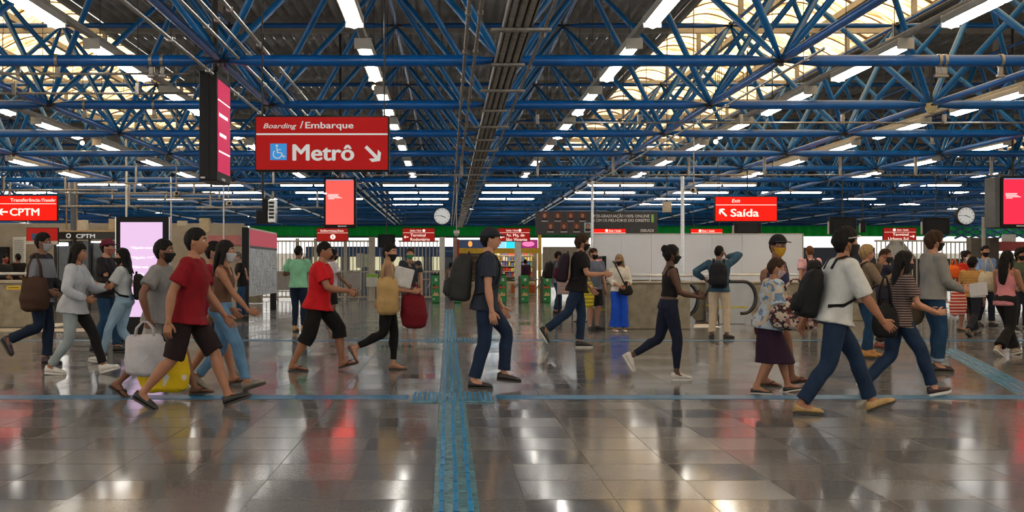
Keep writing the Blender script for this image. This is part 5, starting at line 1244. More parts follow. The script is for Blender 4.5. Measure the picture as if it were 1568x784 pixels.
    def leg(mb, i, upto, ri, rk, rh, baggy=1):
        h, k, a = hipj[i], knees[i], ank[i]; u = nrm(k-h); v = nrm(a-k); fr = s*(.6+.4*bf); back = -(nrm(foots[i]@V3(1, 0, 0)))
        if upto == 'knee': mb.tube([h+V3(0, 0, .03), h+u*.10*s, h+u*.28*s, k+u*.0*s], [.094*fr*tk, .096*fr*baggy*tk, .088*fr*baggy, .084*fr*baggy], 18, up=(0, 1, 0))
        elif upto == 'calf': mb.tube([h+V3(0, 0, .03), h+u*.10*s, h+u*.28*s, k, k+v*.12*s], [.094*fr*tk, .096*fr*baggy*tk, .086*fr*baggy, .08*fr*baggy, .082*fr*baggy], 18, up=(0, 1, 0))
        elif upto == 'thigh': mb.tube([h+V3(0, 0, .03), h+u*.10*s, h+u*.22*s], [.094*fr, .098*fr, .094*fr], 18, up=(0, 1, 0))
        else:
            e = a-v*.015*s if rh > .055 else a-v*.04*s
            mb.tube([h+V3(0, 0, .03), h+u*.10*s, h+u*.26*s, k-u*.03*s, k+v*.04*s, k+v*.13*s+back*.008*s, k+v*.25*s, e], [.093*fr*tk, (.092*fr+ri)*(1+tk)/2, .076*fr+ri, .060*fr+rk, .058*fr+rk, .060*fr+rk, (.05*fr+rk+rh*s)/2, rh*s], 18, up=(0, 1, 0))
    shp = {'jeans': ('full', .010, .012, .070), 'skinny': ('full', .004, .004, .044), 'slim': ('full', .007, .008, .056), 'wide': ('full', .018, .034, .125), 'flare': ('full', .006, .012, .098), 'shorts': ('knee', 0, 0, 0), 'mid': ('thigh', 0, 0, 0), 'capri': ('calf', 0, 0, 0)}
    if bottom == 'skirt':
        mb = MB(); mb.loft([tring(r, infb) for r in reversed(waist[1:])]+[]) if False else None
        L = (extra or {}).get('skirt', .42); kx = [k[0] for k in knees]; rings = [tring(r, infb, sq=2.2) for r in sorted(waist[1:], key=lambda r: -r[0])]
        for t in (.25, .5, .75, 1.0):
            z = Pv[2]-.03-L*s*t; cxm = (max(kx)+min(kx))/2*t*.9; hw = (.17+.05*t)*s*bf; hd2 = (.115+.05*t)*s*bf+ (max(kx)-min(kx))/2*t*.8; rr_ = []
            for j in range(24):
                a = 2*PI*j/24; w = 1+.05*t*math.sin(a*6+1); rr_.append(V3(cxm+hd2*w*math.cos(a), hw*w*math.sin(a), z))
            rings.append(rr_)
        mb.loft(rings); me = remesh(mb, vox, 2, .004, 12); me.materials.append(bm_); put('skirt', me, root)
    else:
        u_, ri, rk, rh = shp[bottom]
        if legcols:
            for i in range(2):
                mb = MB(); leg(mb, i, u_, ri, rk, rh); me = remesh(mb, vox, 3, .004, 18); me.materials.append(fabric('trouser_%.3f_%.3f_%.3f' % legcols[i], legcols[i])); put('trouser_leg', me, root)
            mb = MB(); mb.loft([tring(r, infb) for r in waist]); me = remesh(mb, vox, 3, .003, 18); me.materials.append(bm_); put('waistband', me, root)
        else:
            mb = MB(); mb.loft([tring(r, infb) for r in waist])
            for i in range(2): leg(mb, i, u_, ri, rk, rh, 1.12)
            me = remesh(mb, vox, 3, .0048, 16, H*3); me.materials.append(bm_); put('shorts' if u_ in ('knee', 'thigh') else 'trousers', me, root)
            if extra and 'cuff' in extra:
                for i in range(2): v = nrm(ank[i]-knees[i]); mb = MB(); e = ank[i]-v*.02*s; mb.tube([e-v*.05*s, e], [.068*s, .072*s], 16); mb.build('turned_cuff', fabric('cuff_pale', (.22, .27, .33)), root, True)
    # --- shoes
    scol = sc or (.02, .02, .022); sm = mat('shoe_%.3f_%.3f_%.3f' % scol, scol, .5, 0, .2, 20, .15); solm = mat('sole_white' if (extra or {}).get('wsole') else 'sole_dark', (.55, .53, .48) if (extra or {}).get('wsole') else (.03, .028, .025), .6)
    for i, sg in enumerate((1, -1)):
        Rf = foots[i]; AT = lambda p: ank[i]+Rf@V3(*p); outline = [(-.068, 0), (-.060, -.026), (-.03, -.036), (.03, -.036), (.09, -.046), (.135, -.049), (.175, -.040), (.200, -.016), (.203, .012), (.19, .034), (.15, .046), (.09, .044), (.03, .036), (-.03, .036), (-.060, .026)]
        oy = -sg*.004
        mb = MB(); zs0, zs1 = -AH, -AH+sole
        mb.loft([[AT((px_*s*w_, (py_*w_+oy)*s, z)) for px_, py_ in outline] for z, w_ in ((zs0, .95), (zs0+sole*.3, 1.0), (zs1, 1.0))])
        so = mb.build('sole', solm, root, False)
        if shoes == 'sandal':
            so.name = 'sandal'; mb = MB()
            for q in (1, -1): mb.tube([AT((.125*s, -sg*.018*s, zs1+.035*s)), AT((.095*s, q*.028*s-sg*.002, zs1+.050*s)), AT((.05*s, q*.040*s, zs1+.018*s)), AT((.035*s, q*.036*s, zs1))], [(.005*s, .010*s)]*4, 8)
            mb.build('strap', sm, so, True)
        else:
            ht = {'sneaker': .085, 'shoe': .075, 'flat': .050, 'boot': .12}[shoes]
            def sr(xx, w, hgt, n=16):
                out = []
                for j in range(n):
                    q = 2*PI*j/n; cy = math.cos(q); sy = math.sin(q); out.append(AT((xx*s, w*s*abs(cy)**.75*(1 if cy > 0 else -1)+oy*s, zs1-.004+hgt*s*(.42+.58*sy if sy > 0 else .42+.42*sy))))
                return out
            op = ht if shoes != 'flat' else .055
            mb = MB(); mb.loft([sr(-.066, .018, op*.7), sr(-.058, .031, op), sr(-.035, .038, op*1.05), sr(.0, .038, op*1.08), sr(.035, .038, op*1.0), sr(.07, .041, op*.82 if shoes != 'flat' else .035), sr(.11, .046, .055 if shoes != 'flat' else .032), sr(.15, .046, .045 if shoes != 'flat' else .028), sr(.18, .036, .036), sr(.196, .018, .022)])
            sho = mb.build('shoe', sm, root, True); so.parent = sho
            if shoes == 'sneaker' and y < 26:
                mb = MB()
                for q in range(4): xx = .045+.018*q; zz = zs1+(.078-.012*q)*s; mb.tube([AT((xx*s, -.024*s, zz-.008)), AT((xx*s, 0, zz+.004)), AT((xx*s, .024*s, zz-.008))], .0035*s, 6)
                mb.build('laces', mat('laces_pale', (.5, .5, .5), .7), sho, True)
    R.W = lambda p: V3(x, y, 0)+Rz(yaw)@V3(*p)
    return R

# ------------------------------------------------------------------ things people carry
def backpack(R, label, col, w=.31, h=.46, d=.17, front=None, z0=.03, accent=None, col2=None):
    s = R.s; o = thing('backpack', label, 'backpack', tuple(R.W(R.P+R.Rc@V3(-.16*s, 0, z0*s))), R.yaw); c = fabric('pack_%.3f_%.3f_%.3f' % col, col, .75, .2, .3)
    M = R.Rc; T = lambda x_, y_, z_: M@V3(x_*s, y_*s, z_*s)
    def rr(cx_, w_, d_, z_): return [T(cx_+d_*abs(math.cos(a))**.6*(1 if math.cos(a) > 0 else -1), w_*abs(math.sin(a))**.6*(1 if math.sin(a) > 0 else -1), z_) for a in [2*PI*j/24 for j in range(24)]]
    b = MB(); D = d/2; b.loft([rr(-D, w*.38, D*.75, 0), rr(-D, w*.48, D*.98, .03), rr(-D*1.05, w*.5, D*1.05, h*.35), rr(-D, w*.49, D*.95, h*.7), rr(-D*.85, w*.42, D*.78, h*.9), rr(-D*.7, w*.25, D*.45, h)])
    me = remesh(b, .014, 3, .003, 18); me.materials.append(c); put('pack_body', me, o)
    b = MB(); b.loft([rr(-2*D, w*.32, D*.25, .04), rr(-2.1*D, w*.38, D*.42, .08), rr(-2.08*D, w*.38, D*.40, h*.40), rr(-1.9*D, w*.30, D*.28, h*.48)]); b.build('front_pocket', c if not col2 else fabric('pack2_%.3f_%.3f' % col2[:2], col2), o, True)
    b = MB(); b.tube([T(-D*.4, -.03, h*.95), T(-D*.5, -.025, h+.03), T(-D*.5, .025, h+.03), T(-D*.4, .03, h*.95)], .009*s, 8); b.build('grab_handle', BLACK, o, True)
    if accent:
        b = MB(); b.tube([T(-2.52*D, -w*.25, h*.42), T(-2.52*D, w*.25, h*.42)], .006, 6); b.build('zip_line', mat('zip_%.2f' % accent[0], accent, .5), o)
    for sg in (1, -1):
        # straps over the shoulders, in the person's frame
        off = R.P+R.Rc@V3(-.16*s, 0, z0*s); pts = [(-.13, .40), (-.10, .495), (-.02, .535), (.07, .49), (.125, .40), (.135, .30), (.11, .18), (.0, .10), (-.12, .07)]
        ys = [.085, .09, .095, .10, .105, .12, .15, .19, .15]
        b = MB(); b.tube([(R.P+R.Rc@V3(p[0]*s, sg*yy*s, p[1]*s))-off for p, yy in zip(pts, ys)], [(.007, .024*s)]*len(pts), 8, up=(1, 0, .3)); b.build('shoulder_strap', c, o, True)
    return o
def bag(label, pos, w, h, d, col, yaw=0, name='tote_bag', cat='bag', handle=.22, taper_=1.0, slump=.006, m=None, grip=None, puff=1.0):
    """soft bag hanging with its rim centre at pos"""
    o = thing(name, label, cat, tuple(pos), yaw); c = m or fabric('bag_%.3f_%.3f_%.3f' % col, col, .8, .15, .4); b = MB()
    def rr(w_, d_, z_): return [(w_*abs(math.cos(a))**.85*(1 if math.cos(a) > 0 else -1), d_*abs(math.sin(a))**.9*(1 if math.sin(a) > 0 else -1), z_) for a in [2*PI*j/24 for j in range(24)]]
    b.loft([rr(w*.30*taper_, d*.26, -h), rr(w*.46*taper_, d*.46, -h*.92), rr(w*.54*taper_, d*.56*puff, -h*.62), rr(w*.49, d*.46*puff, -h*.28), rr(w*.43, d*.18, -.02), rr(w*.36, d*.08, 0)])
    me = remesh(b, .012, 2, slump*1.6, 15, w*40); me.materials.append(c); put('bag_body', me, o)
    if handle:
        gz = handle
        for sg in (1, -1):
            b = MB(); pts = [(w*.24, sg*d*.16, -.03), (w*.20, sg*d*.12, gz*.5), (w*.06, 0, gz), (-w*.06, 0, gz), (-w*.20, sg*d*.12, gz*.5), (-w*.24, sg*d*.16, -.03)]
            b.tube(pts, [(.004, .011)]*6, 8, up=(0, 1, 0)); b.build('handle', c, o, True)
    return o
def phone(label, R, i, col=(.01, .01, .012)):
    p = R.W(R.wr[i]+R.hd[i]*.11*R.s+V3(0, 0, .02)); o = thing('mobile_phone', label, 'phone', tuple(p), R.yaw)
    b = MB(); b.bbox(-.005, .005, -.036, .036, -.03, .11, .004, R=Ry(.5)); b.build('case', mat('phone_case', col, .3), o); b = MB(); b.box(-.0062, -.005, -.032, .032, -.024, .104, R=Ry(.5)); b.build('glass', mat('phone_glass', (.02, .02, .03), .08), o)
# ------------------------------------------------------------------ the crowd, left to right
R_ = math.radians
def pp(px, py): d = dep(py); return dict(x=at(px, d), y=d)
JN = fabric('denim_mid', srgb(26, 44, 68), .85, .35, .5); JD = fabric('denim_dark', srgb(22, 34, 54), .85, .3, .5); JL = fabric('denim_light', srgb(132, 160, 182), .85, .2, .5); JB = fabric('denim_blue', srgb(30, 62, 92), .85, .3, .5)
BK = srgb(22, 20, 21); 
M = {}
# man in black and grey with brown bag
q = M['a'] = person('person in a black and grey sweatshirt carrying a brown bag at far left, grey mask', **pp(62, 560), H=1.76, yaw=0, feet=((.05, 0, 0), (-.36, 58, .16)), lean=3, arms=(('f', 15, 6, 40), ('f', -5, 8, 70)), skn='brown', hair='short', mask=srgb(150, 148, 150), top='shirt', tc=fabric('sweat_black_grey', srgb(38, 38, 44), .85, .2, .5, stripe=srgb(118, 120, 128), stripe_s=.62), bc=JD, shoes='sneaker', sc=srgb(50, 35, 50), extra={'wsole': 0})
bag('brown soft shoulder bag worn against the waist by the far left walker', q.W(V3(.03, -.26, 1.16)), .36, .44, .20, srgb(62, 42, 32), 0, 'shoulder_bag', handle=.28)
q = M['b'] = person('woman in a pale grey jacket with one light and one black trouser leg', **pp(112, 573), H=1.66, sex='f', feet=((.33, -14, 0), (-.24, 4, 0)), lean=6, arms=(('t', (.40, .04, 1.10)), ('t', (.22, -.16, .96))), skn='tan', hair='long', hc='black', mask=None, head=(-4, 6), top='jacket', tc=srgb(168, 172, 178), bottom='slim', legcols=(BK, srgb(142, 152, 155)), bc=BK, sc=srgb(205, 202, 195), extra={'wsole': 1, 'hairlen': .22})
q = M['c'] = person('person in a maroon cap, dark top and jeans behind the pale jacket woman', **pp(160, 541), H=1.74, feet=((.16, -4, 0), (-.12, 8, 0)), arms=(('f', 20, 6, 70), ('f', 25, 8, 60)), skn='light', hair='short', mask=srgb(150, 90, 80), top='tshirt', tc=srgb(30, 28, 34), bc=JB, sc=BK, cap=(srgb(95, 28, 48), srgb(80, 22, 40)))
bag('black handbag worn by the person in the maroon cap', q.W(V3(.10, -.25, 1.15)), .26, .26, .12, BK, 0, 'handbag', handle=.16)
q = M['d'] = person('woman in white cropped top, pale jeans and black mask before the lilac screen', **pp(190, 556), H=1.60, yaw=PI, sex='f', feet=((.26, -8, 0), (-.16, 20, 0)), lean=2, arms=(('f', 30, 8, 85), ('f', 5, 8, 20)), skn='light', hair='long', hc='black', head=(25, 0), mask=(.01, .01, .01), top='crop', tc=srgb(170, 176, 178), bottom='skinny', bc=JL, sc=srgb(190, 190, 186), extra={'wsole': 1, 'hairlen': .26}, hem=.09)
backpack(q, 'red and black backpack on the woman in the white cropped top', srgb(18, 16, 18), w=.26, h=.38, d=.15, z0=.02, col2=srgb(190, 34, 24))
q = M['e'] = person('man in a grey T-shirt and black mask walking behind the man in dark red', **pp(243, 607), H=1.66, bulk=1.02, feet=((.33, -6, 0), (-.37, 34, 0)), lean=5, arms=(('f', 10, 8, 25), ('t', (-.02, -.30, .83), None, (0, 0, -1), (0, 1, 0), 1.1)), skn='brown', hair='short', mask=(.01, .01, .01), top='tshirt', tc=srgb(122, 122, 122), bottom='shorts', bc=srgb(150, 148, 146), shoes='sandal', sc=srgb(35, 24, 20))
g = q.W(q.grip[1]); bag('white plastic carrier bag held by the man in grey at left', (g[0]-.02, g[1]-.06, g[2]-.06), .38, .40, .20, srgb(176, 174, 178), .1, 'carrier_bag', handle=.12)
bag('large yellow and white shopping bag held low beside the dark red shirt man', (g[0]+.10, g[1]+.16, g[2]-.14), .50, .50, .22, (0, 0, 0), -.1, 'shopping_bag', handle=.2, m=fabric('bag_yellow_print', srgb(205, 172, 20), .7, .1, .4, blotch=(srgb(200, 196, 185),), bl_s=5))
q = M['f'] = person('man in a dark red T-shirt and black shorts striding at left front', **pp(288, 624), H=1.73, bulk=1.08, feet=((.34, -20, 0), (-.38, 30, 0)), lean=7, arms=(('f', 24, 8, 20), ('f', -20, 8, 22)), skn='tan', hair='short', mask=None, top='tshirt', tc=srgb(116, 10, 22), bottom='shorts', bc=srgb(30, 18, 20), shoes='shoe', sc=BK)
q = M['g'] = person('person in a raspberry T-shirt half hidden behind the dark red shirt man', **pp(322, 590), H=1.62, bulk=.95, feet=((.22, -8, 0), (-.22, 20, 0)), skn='tan', hair='short', mask=srgb(165, 165, 172), top='tshirt', tc=srgb(128, 26, 46), bottom='shorts', bc=srgb(60, 60, 70), shoes='sandal', sc=srgb(40, 30, 25))
g = q.W(q.grip[0]); bag('small white plastic bag carried behind the dark red shirt man', (g[0]+.05, g[1], g[2]-.02), .24, .26, .12, srgb(190, 175, 180), 0, 'carrier_bag', handle=.1)
q = M['h'] = person('woman in a brown sleeveless top and light blue jeans, arm swinging forward', **pp(339, 598), H=1.62, sex='f', feet=((-.26, 32, 0), (.27, -18, 0)), lean=4, arms=(('f', -25, 8, 15), ('t', (.36, -.16, .87), (-.5, -.5, -.8), (.9, 0, -.35))), skn='tan', hair='long', hc='black', mask=srgb(170, 172, 176), top='tank', tc=srgb(92, 66, 52), bottom='slim', bc=fabric('denim_sky', srgb(88, 124, 156), .85, .3, .5), sc=srgb(120, 112, 100), extra={'hairlen': .22}, hem=-.02)
q = M['i'] = person('grey-haired woman in a black T-shirt and jeans leaning beside the map board', **pp(371, 490), H=1.70, yaw=R_(200), sex='f', feet=((.08, 0, 0), (-.10, 0, 0)), lean=10, head=(0, 18), arms=(('f', 22, 4, 25), ('t', (-.16, -.22, 1.08), (-.8, -1, -.2))), skn='light', hair='short', hc='grey', mask=srgb(150, 150, 158), top='tshirt', tc=BK, bc=JB, sc=BK)
g = q.W(q.grip[0]); bag('teal shopping bag beside the woman at the map board', (g[0]-.12, g[1]-.1, .86), .34, .42, .14, srgb(20, 92, 84), 0, 'shopping_bag', handle=.14)
q = M['j'] = person('man in a mint green T-shirt and dark jeans seen from behind', **pp(457, 508), H=1.75, yaw=R_(82), feet=((.02, 0, 0), (.05, 0, 0)), lat=(1.0, 1.0), lean=1, arms=(('t', (.28, .22, 1.18)), ('t', (.28, -.10, 1.20))), skn='brown', hair='buzz', mask=(.02, .02, .02), top='tshirt', tc=srgb(128, 186, 150), bottom='slim', bc=JD, sc=srgb(178, 128, 68), head=(-20, 0), hem=-.06)
q = M['k'] = person('heavy man in a bright red polo, black shorts and flip-flops walking right', **pp(487, 567), H=1.70, bulk=1.20, feet=((.28, -16, .01), (-.30, 0, 0)), lean=7, arms=(('f', -18, 8, 15), ('t', (.40, -.20, 1.02), (-.6, -.5, -.7), (.85, 0, -.4))), skn='tan', hair='buzz', mask=None, top='tshirt', tc=srgb(188, 22, 30), bottom='capri', bc=BK, shoes='sandal', sc=BK, head=(0, 8))
q = M['l'] = person('person in a white shirt and black shorts behind the red polo man', **pp(507, 500), H=1.70, yaw=R_(25), bulk=.95, feet=((.08, 0, 0), (-.08, 4, 0)), skn='brown', hair='full', hc='black', mask=(.01, .01, .01), top='tshirt', tc=srgb(196, 186, 192), bottom='shorts', bc=BK, sc=srgb(120, 100, 80))
q = M['m'] = person('woman in black trousers and black scarf carrying a beige tote and a red bag', **pp(593, 567), H=1.62, sex='f', feet=((.07, 0, 0), (-.38, 60, .12)), lean=3, head=(-35, 4), arms=(('t', (.26, .06, 1.08)), ('t', (.34, -.14, 1.06), (-.5, -.5, -.8), (1, 0, .1))), skn='light', hair='short', hc='black', mask=(.01, .01, .01), top='tshirt', tc=srgb(150, 118, 96), bottom='skinny', bc=BK, shoes='flat', sc=srgb(120, 82, 66))
bag('beige canvas tote hanging at the side of the woman with black trousers', q.W(V3(.02, -.25, 1.16)), .27, .46, .15, srgb(170, 140, 92), 0, 'tote_bag', handle=.24)
bag('dark red fabric bag held in front of the woman with black trousers', q.W(V3(.33, -.10, .95)), .32, .42, .20, srgb(104, 14, 26), 0, 'handbag', handle=.12)
b = MB(); b.bbox(-.12, .12, -.02, .02, -.10, .14, .012, R=Ry(.25)); pkt = b.build('white_parcel', fabric('parcel_white', srgb(190, 188, 186)), None, loc=tuple(q.W(V3(.20, -.20, 1.14)))); tag(pkt, 'white parcel clutched under the arm of the woman with the beige tote', 'parcel')
q = M['n'] = person('man in a green mask, dark printed T-shirt and shorts facing the viewer', **pp(628, 501), H=1.72, yaw=-PI/2, feet=((.03, 0, 0), (-.03, 0, 0)), fyaw=(12, 12), lean=0, arms=(('f', 4, 7, 12), ('f', 20, 7, 75, 30)), skn='light', hair='short', hc='brown', mask=srgb(48, 128, 82), top='tshirt', tc=fabric('tee_print', srgb(44, 46, 52), .85, .2, .4, blotch=(srgb(120, 100, 84),), bl_s=6), bottom='shorts', bc=srgb(60, 56, 50), sc=BK, extra={'wsole': 1})
q = M['o'] = person('tall man in a navy T-shirt, jeans and dark cap striding at the centre', **pp(743, 594), H=1.74, feet=((.20, 6, .05), (-.12, 0, 0)), lean=5, arms=(('f', 14, 7, 18), ('t', (.06, -.25, .82), (-.8, -.3, -.2))), skn='light', hair='short', hc='black', mask=None, top='tshirt', tc=srgb(38, 44, 58), bottom='jeans', bc=fabric('denim_navy', srgb(24, 38, 62), .85, .25, .5), shoes='shoe', sc=srgb(26, 20, 20), cap=(srgb(30, 34, 44), srgb(30, 34, 44)), hem=-.10)
backpack(q, 'large dark grey backpack on the man at the centre', srgb(42, 42, 42), w=.34, h=.50, d=.24, z0=-.02)
q = M['p'] = person('small child-sized figure in red shorts beyond the first turnstile', **pp(690, 459.5), H=1.52, yaw=R_(60), sex='f', bulk=.9, feet=((.08, 0, 0), (-.08, 4, 0)), skn='tan', hair='pony', hc='black', mask=(.02, .02, .02), top='tank', tc=srgb(150, 140, 135), bottom='mid', bc=srgb(96, 24, 30), shoes='sandal', sc=BK)
q = M['q'] = person('shopper in a purple hoodie at the snack shop', x=at(803, 47.2), y=46.6, H=1.70, yaw=R_(100), feet=((.0, 0, 0), (.0, 0, 0)), skn='tan', hair='short', mask=(.02, .02, .02), top='jacket', tc=srgb(58, 34, 66), bc=JD, sc=BK)
q = M['r'] = person('man in a grey shirt and jeans standing with a black backpack near the turnstiles', **pp(853, 481), H=1.76, yaw=R_(12), feet=((.10, 0, 0), (-.08, 0, 0)), lean=2, skn='tan', hair='short', mask=(.02, .02, .02), top='tshirt', tc=srgb(112, 112, 116), bc=JB, sc=srgb(70, 40, 34), arms=(('f', 20, 6, 60), ('f', 12, 6, 50)), head=(0, 12))
backpack(q, 'black backpack on the man standing near the turnstiles', BK, w=.32, h=.46, d=.2)
q = M['s'] = person('man in a black T-shirt and blue jeans striding past the yellow bag', **pp(884, 533), H=1.84, bulk=1.05, feet=((.05, 0, 0), (-.50, 58, .10)), lean=7, arms=(('f', 10, 8, 40), ('t', (.36, -.20, 1.12), (-.4, -.4, -.9), (1, 0, -.1))), skn='light', hair='full', hc='brown', mask=(.01, .01, .01), top='tshirt', tc=BK, bottom='jeans', bc=JN, sc=BK, extra={'wsole': 1}, head=(0, 4))
backpack(q, 'maroon and black backpack on the man in the black T-shirt', srgb(34, 20, 32), w=.30, h=.44, d=.18, col2=srgb(70, 18, 40))
q = M['t'] = person('man in a grey-blue T-shirt and black shorts standing with a yellow bag', **pp(908, 506), H=1.71, yaw=R_(-72), bulk=1.03, feet=((.0, 0, 0), (.04, 0, 0)), fyaw=(25, 5), lean=1, arms=(('f', 2, 7, 14), ('f', 6, 7, 30)), skn='light', hair='buzz', hc='brown', mask=(.01, .01, .01), top='tshirt', tc=srgb(98, 104, 120), bottom='shorts', bc=srgb(32, 32, 34), sc=BK, head=(30, 6))
bag('bright yellow lettered carrier bag held by the man in the grey-blue T-shirt', (at(897, 20.4), 20.3, .99), .30, .52, .12, srgb(212, 190, 30), .1, 'carrier_bag', handle=.12, m=fabric('bag_yellow_lines', srgb(214, 192, 30), .7, .08, .3, stripe=srgb(150, 140, 60), stripe_s=4.2))
q = M['u'] = person('blond woman in a white blouse and wide royal blue trousers looking aside', **pp(948, 508), H=1.58, yaw=R_(-84), sex='f', feet=((.0, 0, 0), (.0, 0, 0)), lat=(1.25, 1.25), lean=0, arms=(('t', (.26, .10, 1.02)), ('t', (.27, -.06, 1.00))), skn='light', hair='long', hc='blond', mask=(.01, .01, .01), top='shirt', tc=srgb(214, 206, 192), bottom='wide', bc=srgb(28, 78, 188), shoes='flat', sc=srgb(220, 220, 215), head=(-38, 10), extra={'sleeve': 'roll', 'hairlen': .14}, hem=-.04)
phone('black phone held by the blond woman in the white blouse', q, 0)
bag('black quilted crossbody handbag of the blond woman', q.W(V3(.20, .08, .93)), .27, .20, .10, (.012, .012, .012), q.yaw+PI/2, 'crossbody_bag', handle=None)
b = MB(); b.tube([q.W(V3(*p)) for p in ((.205, .06, .93), (.215, -.03, 1.12), (.16, -.10, 1.30), (.04, -.13, 1.41), (-.10, -.10, 1.38))], [(.004, .013)]*5, 8, up=(0, 1, 0)); tag(b.build('bag_strap', BLACK, None, True), 'black strap running over the shoulder of the blond woman', 'strap')
q = M['v'] = person('woman in a black cropped tank top with her hair in a bun walking right', **pp(1024, 582), H=1.56, sex='f', feet=((-.40, 60, .10), (.07, 0, 0)), lean=3, arms=(('t', (.34, .06, 1.09)), ('t', (.34, -.12, 1.06), (-.5, -.4, -.8), (1, 0, .15))), skn='dark', hair='bun', hc='black', mask=(.01, .01, .012), top='tank', tc=BK, bottom='skinny', bc=srgb(22, 28, 48), sc=srgb(196, 190, 182), extra={'wsole': 1}, hem=.12)
phone('dark phone in the hands of the woman with the bun', q, 1)
q = M['w'] = person('man in a denim shirt and cream trousers, back turned, hand at ear', **pp(1101, 519), H=1.71, yaw=R_(72), feet=((.0, 0, 0), (.0, 0, 0)), fyaw=(10, 40), lat=(1.5, 1.6), lean=1, arms=(('t', (.12, .28, 1.10), (-.6, 1, .1)), ('t', (.13, -.13, 1.50), (-.1, -1.2, .15), (-.1, .4, .8))), skn='brown', hair='buzz', mask=(.02, .02, .02), top='shirt', tc=srgb(56, 86, 106), bottom='jeans', bc=srgb(196, 176, 150), shoes='shoe', sc=srgb(40, 26, 20), head=(-28, 8), hem=-.07)
backpack(q, 'black backpack on the man in the denim shirt', srgb(20, 22, 28), w=.33, h=.46, d=.2, z0=.0)
q = M['y'] = person('tall woman in a yellow mask walking behind the woman with the floral bag', **pp(1188, 591), H=1.68, sex='f', feet=((.20, -10, 0), (-.15, 2, 0)), lean=2, head=(-70, 0), arms=(('f', 20, 10, 20), ('t', (-.20, -.30, 1.02), (-.8, -.4, -.2), (-.3, 0, -1), (0, 1, 0), 1.1)), skn='brown', hair='short', hc='black', mask=srgb(185, 140, 40), top='tank', tc=srgb(44, 50, 80), bottom='mid', bc=srgb(40, 30, 40), shoes='sandal', sc=srgb(30, 22, 20), cap=(srgb(24, 22, 28), srgb(24, 22, 28)))
g = q.W(q.grip[1]); bag('small dark maroon handbag hanging behind the woman in the plum skirt', (g[0]-.01, g[1], g[2]-.12), .17, .22, .1, srgb(66, 20, 30), 0, 'handbag', handle=.12)
q = M['x'] = person('short woman in a pale patterned blouse and plum skirt clutching a floral bag', **pp(1176, 602), H=1.44, sex='f', bulk=1.08, feet=((.22, -10, 0), (-.14, 2, 0)), lean=9, head=(-8, 12), arms=(('t', (.30, .06, 1.02)), ('t', (.26, -.20, .98), (-.5, -.6, -.6), (1, .1, .1))), skn='tan', hair='short', hc='brown', mask=srgb(176, 156, 158), top='loose', tc=fabric('blouse_print', srgb(160, 172, 180), .85, .12, .4, blotch=(srgb(92, 116, 142), srgb(180, 160, 135)), bl_s=14), bottom='skirt', bc=srgb(42, 22, 42), shoes='flat', sc=BK, extra={'wsole': 1, 'sleeve': 'half', 'skirt': .48}, hem=-.10)
bag('floral patterned bag hugged by the short woman in the plum skirt', q.W(V3(.20, -.22, 1.00)), .48, .34, .22, (0, 0, 0), 0, 'floral_bag', handle=.16, m=fabric('bag_floral', srgb(176, 160, 146), .8, .1, .4, blotch=(srgb(58, 32, 30), srgb(132, 86, 84), srgb(40, 34, 40)), bl_s=15))
q = M['z'] = person('man in a pale pink T-shirt seen from behind by the end of the hoarding', **pp(1240, 501), H=1.78, yaw=R_(92), feet=((.03, 0, 0), (-.03, 0, 0)), lean=0, skn='light', hair='buzz', hc='ginger', mask=None, top='tshirt', tc=srgb(216, 168, 174), bc=srgb(30, 30, 36), sc=BK, extra={'wsole': 1})
backpack(q, 'black backpack on the man in the pale pink T-shirt', srgb(20, 20, 24), w=.33, h=.50, d=.2, z0=-.02)
q = M['ab'] = person('large man in a white shirt, jeans and tan shoes striding at right front', **pp(1276, 633), H=1.73, bulk=1.06, feet=((.36, -20, 0), (-.31, 3, 0)), lean=11, arms=(('f', -24, 8, 18), ('t', (.36, -.22, .80), (-.8, -.3, -.4), (.7, 0, -.6))), skn='tan', hair='full', hc='black', mask=(.02, .02, .02), top='tshirt', tc=srgb(178, 180, 178), bottom='jeans', bc=fabric('denim_strong', srgb(21, 40, 64), .85, .3, .5), shoes='shoe', sc=srgb(160, 130, 82), extra={'sleeve': 'half', 'visor': 1}, hem=-.065)
backpack(q, 'black sling backpack on the large man in the white shirt', srgb(14, 14, 17), w=.26, h=.44, d=.17, z0=-.06)
q = M['ac'] = person('blond woman in a khaki jacket, jeans and tan boots behind the white shirt man', **pp(1324, 549), H=1.62, sex='f', feet=((.10, 0, 0), (-.04, 0, 0)), lean=3, arms=(('t', (.28, .10, 1.46), None, (.2, -.2, .9)), ('t', (.34, -.12, 1.24))), skn='light', hair='full', hc='blond', mask=None, top='jacket', tc=srgb(112, 96, 80), bottom='slim', bc=JB, sc=srgb(176, 124, 62), shoes='boot')
backpack(q, 'black backpack on the blond woman in the khaki jacket', srgb(16, 16, 18), w=.32, h=.44, d=.18)
q = M['ad'] = person('woman in a navy top raising her bare arm behind the striped shirt woman', **pp(1352, 535), H=1.60, sex='f', feet=((.10, 0, 0), (-.10, 6, 0)), arms=(('f', 20, 6, 50), ('t', (.40, -.06, 1.36), (-.2, -.7, -.5))), skn='tan', hair='short', hc='brown', mask=(.02, .02, .02), top='tshirt', tc=srgb(30, 32, 48), bc=srgb(40, 36, 34), sc=srgb(110, 50, 40), head=(-40, 0))
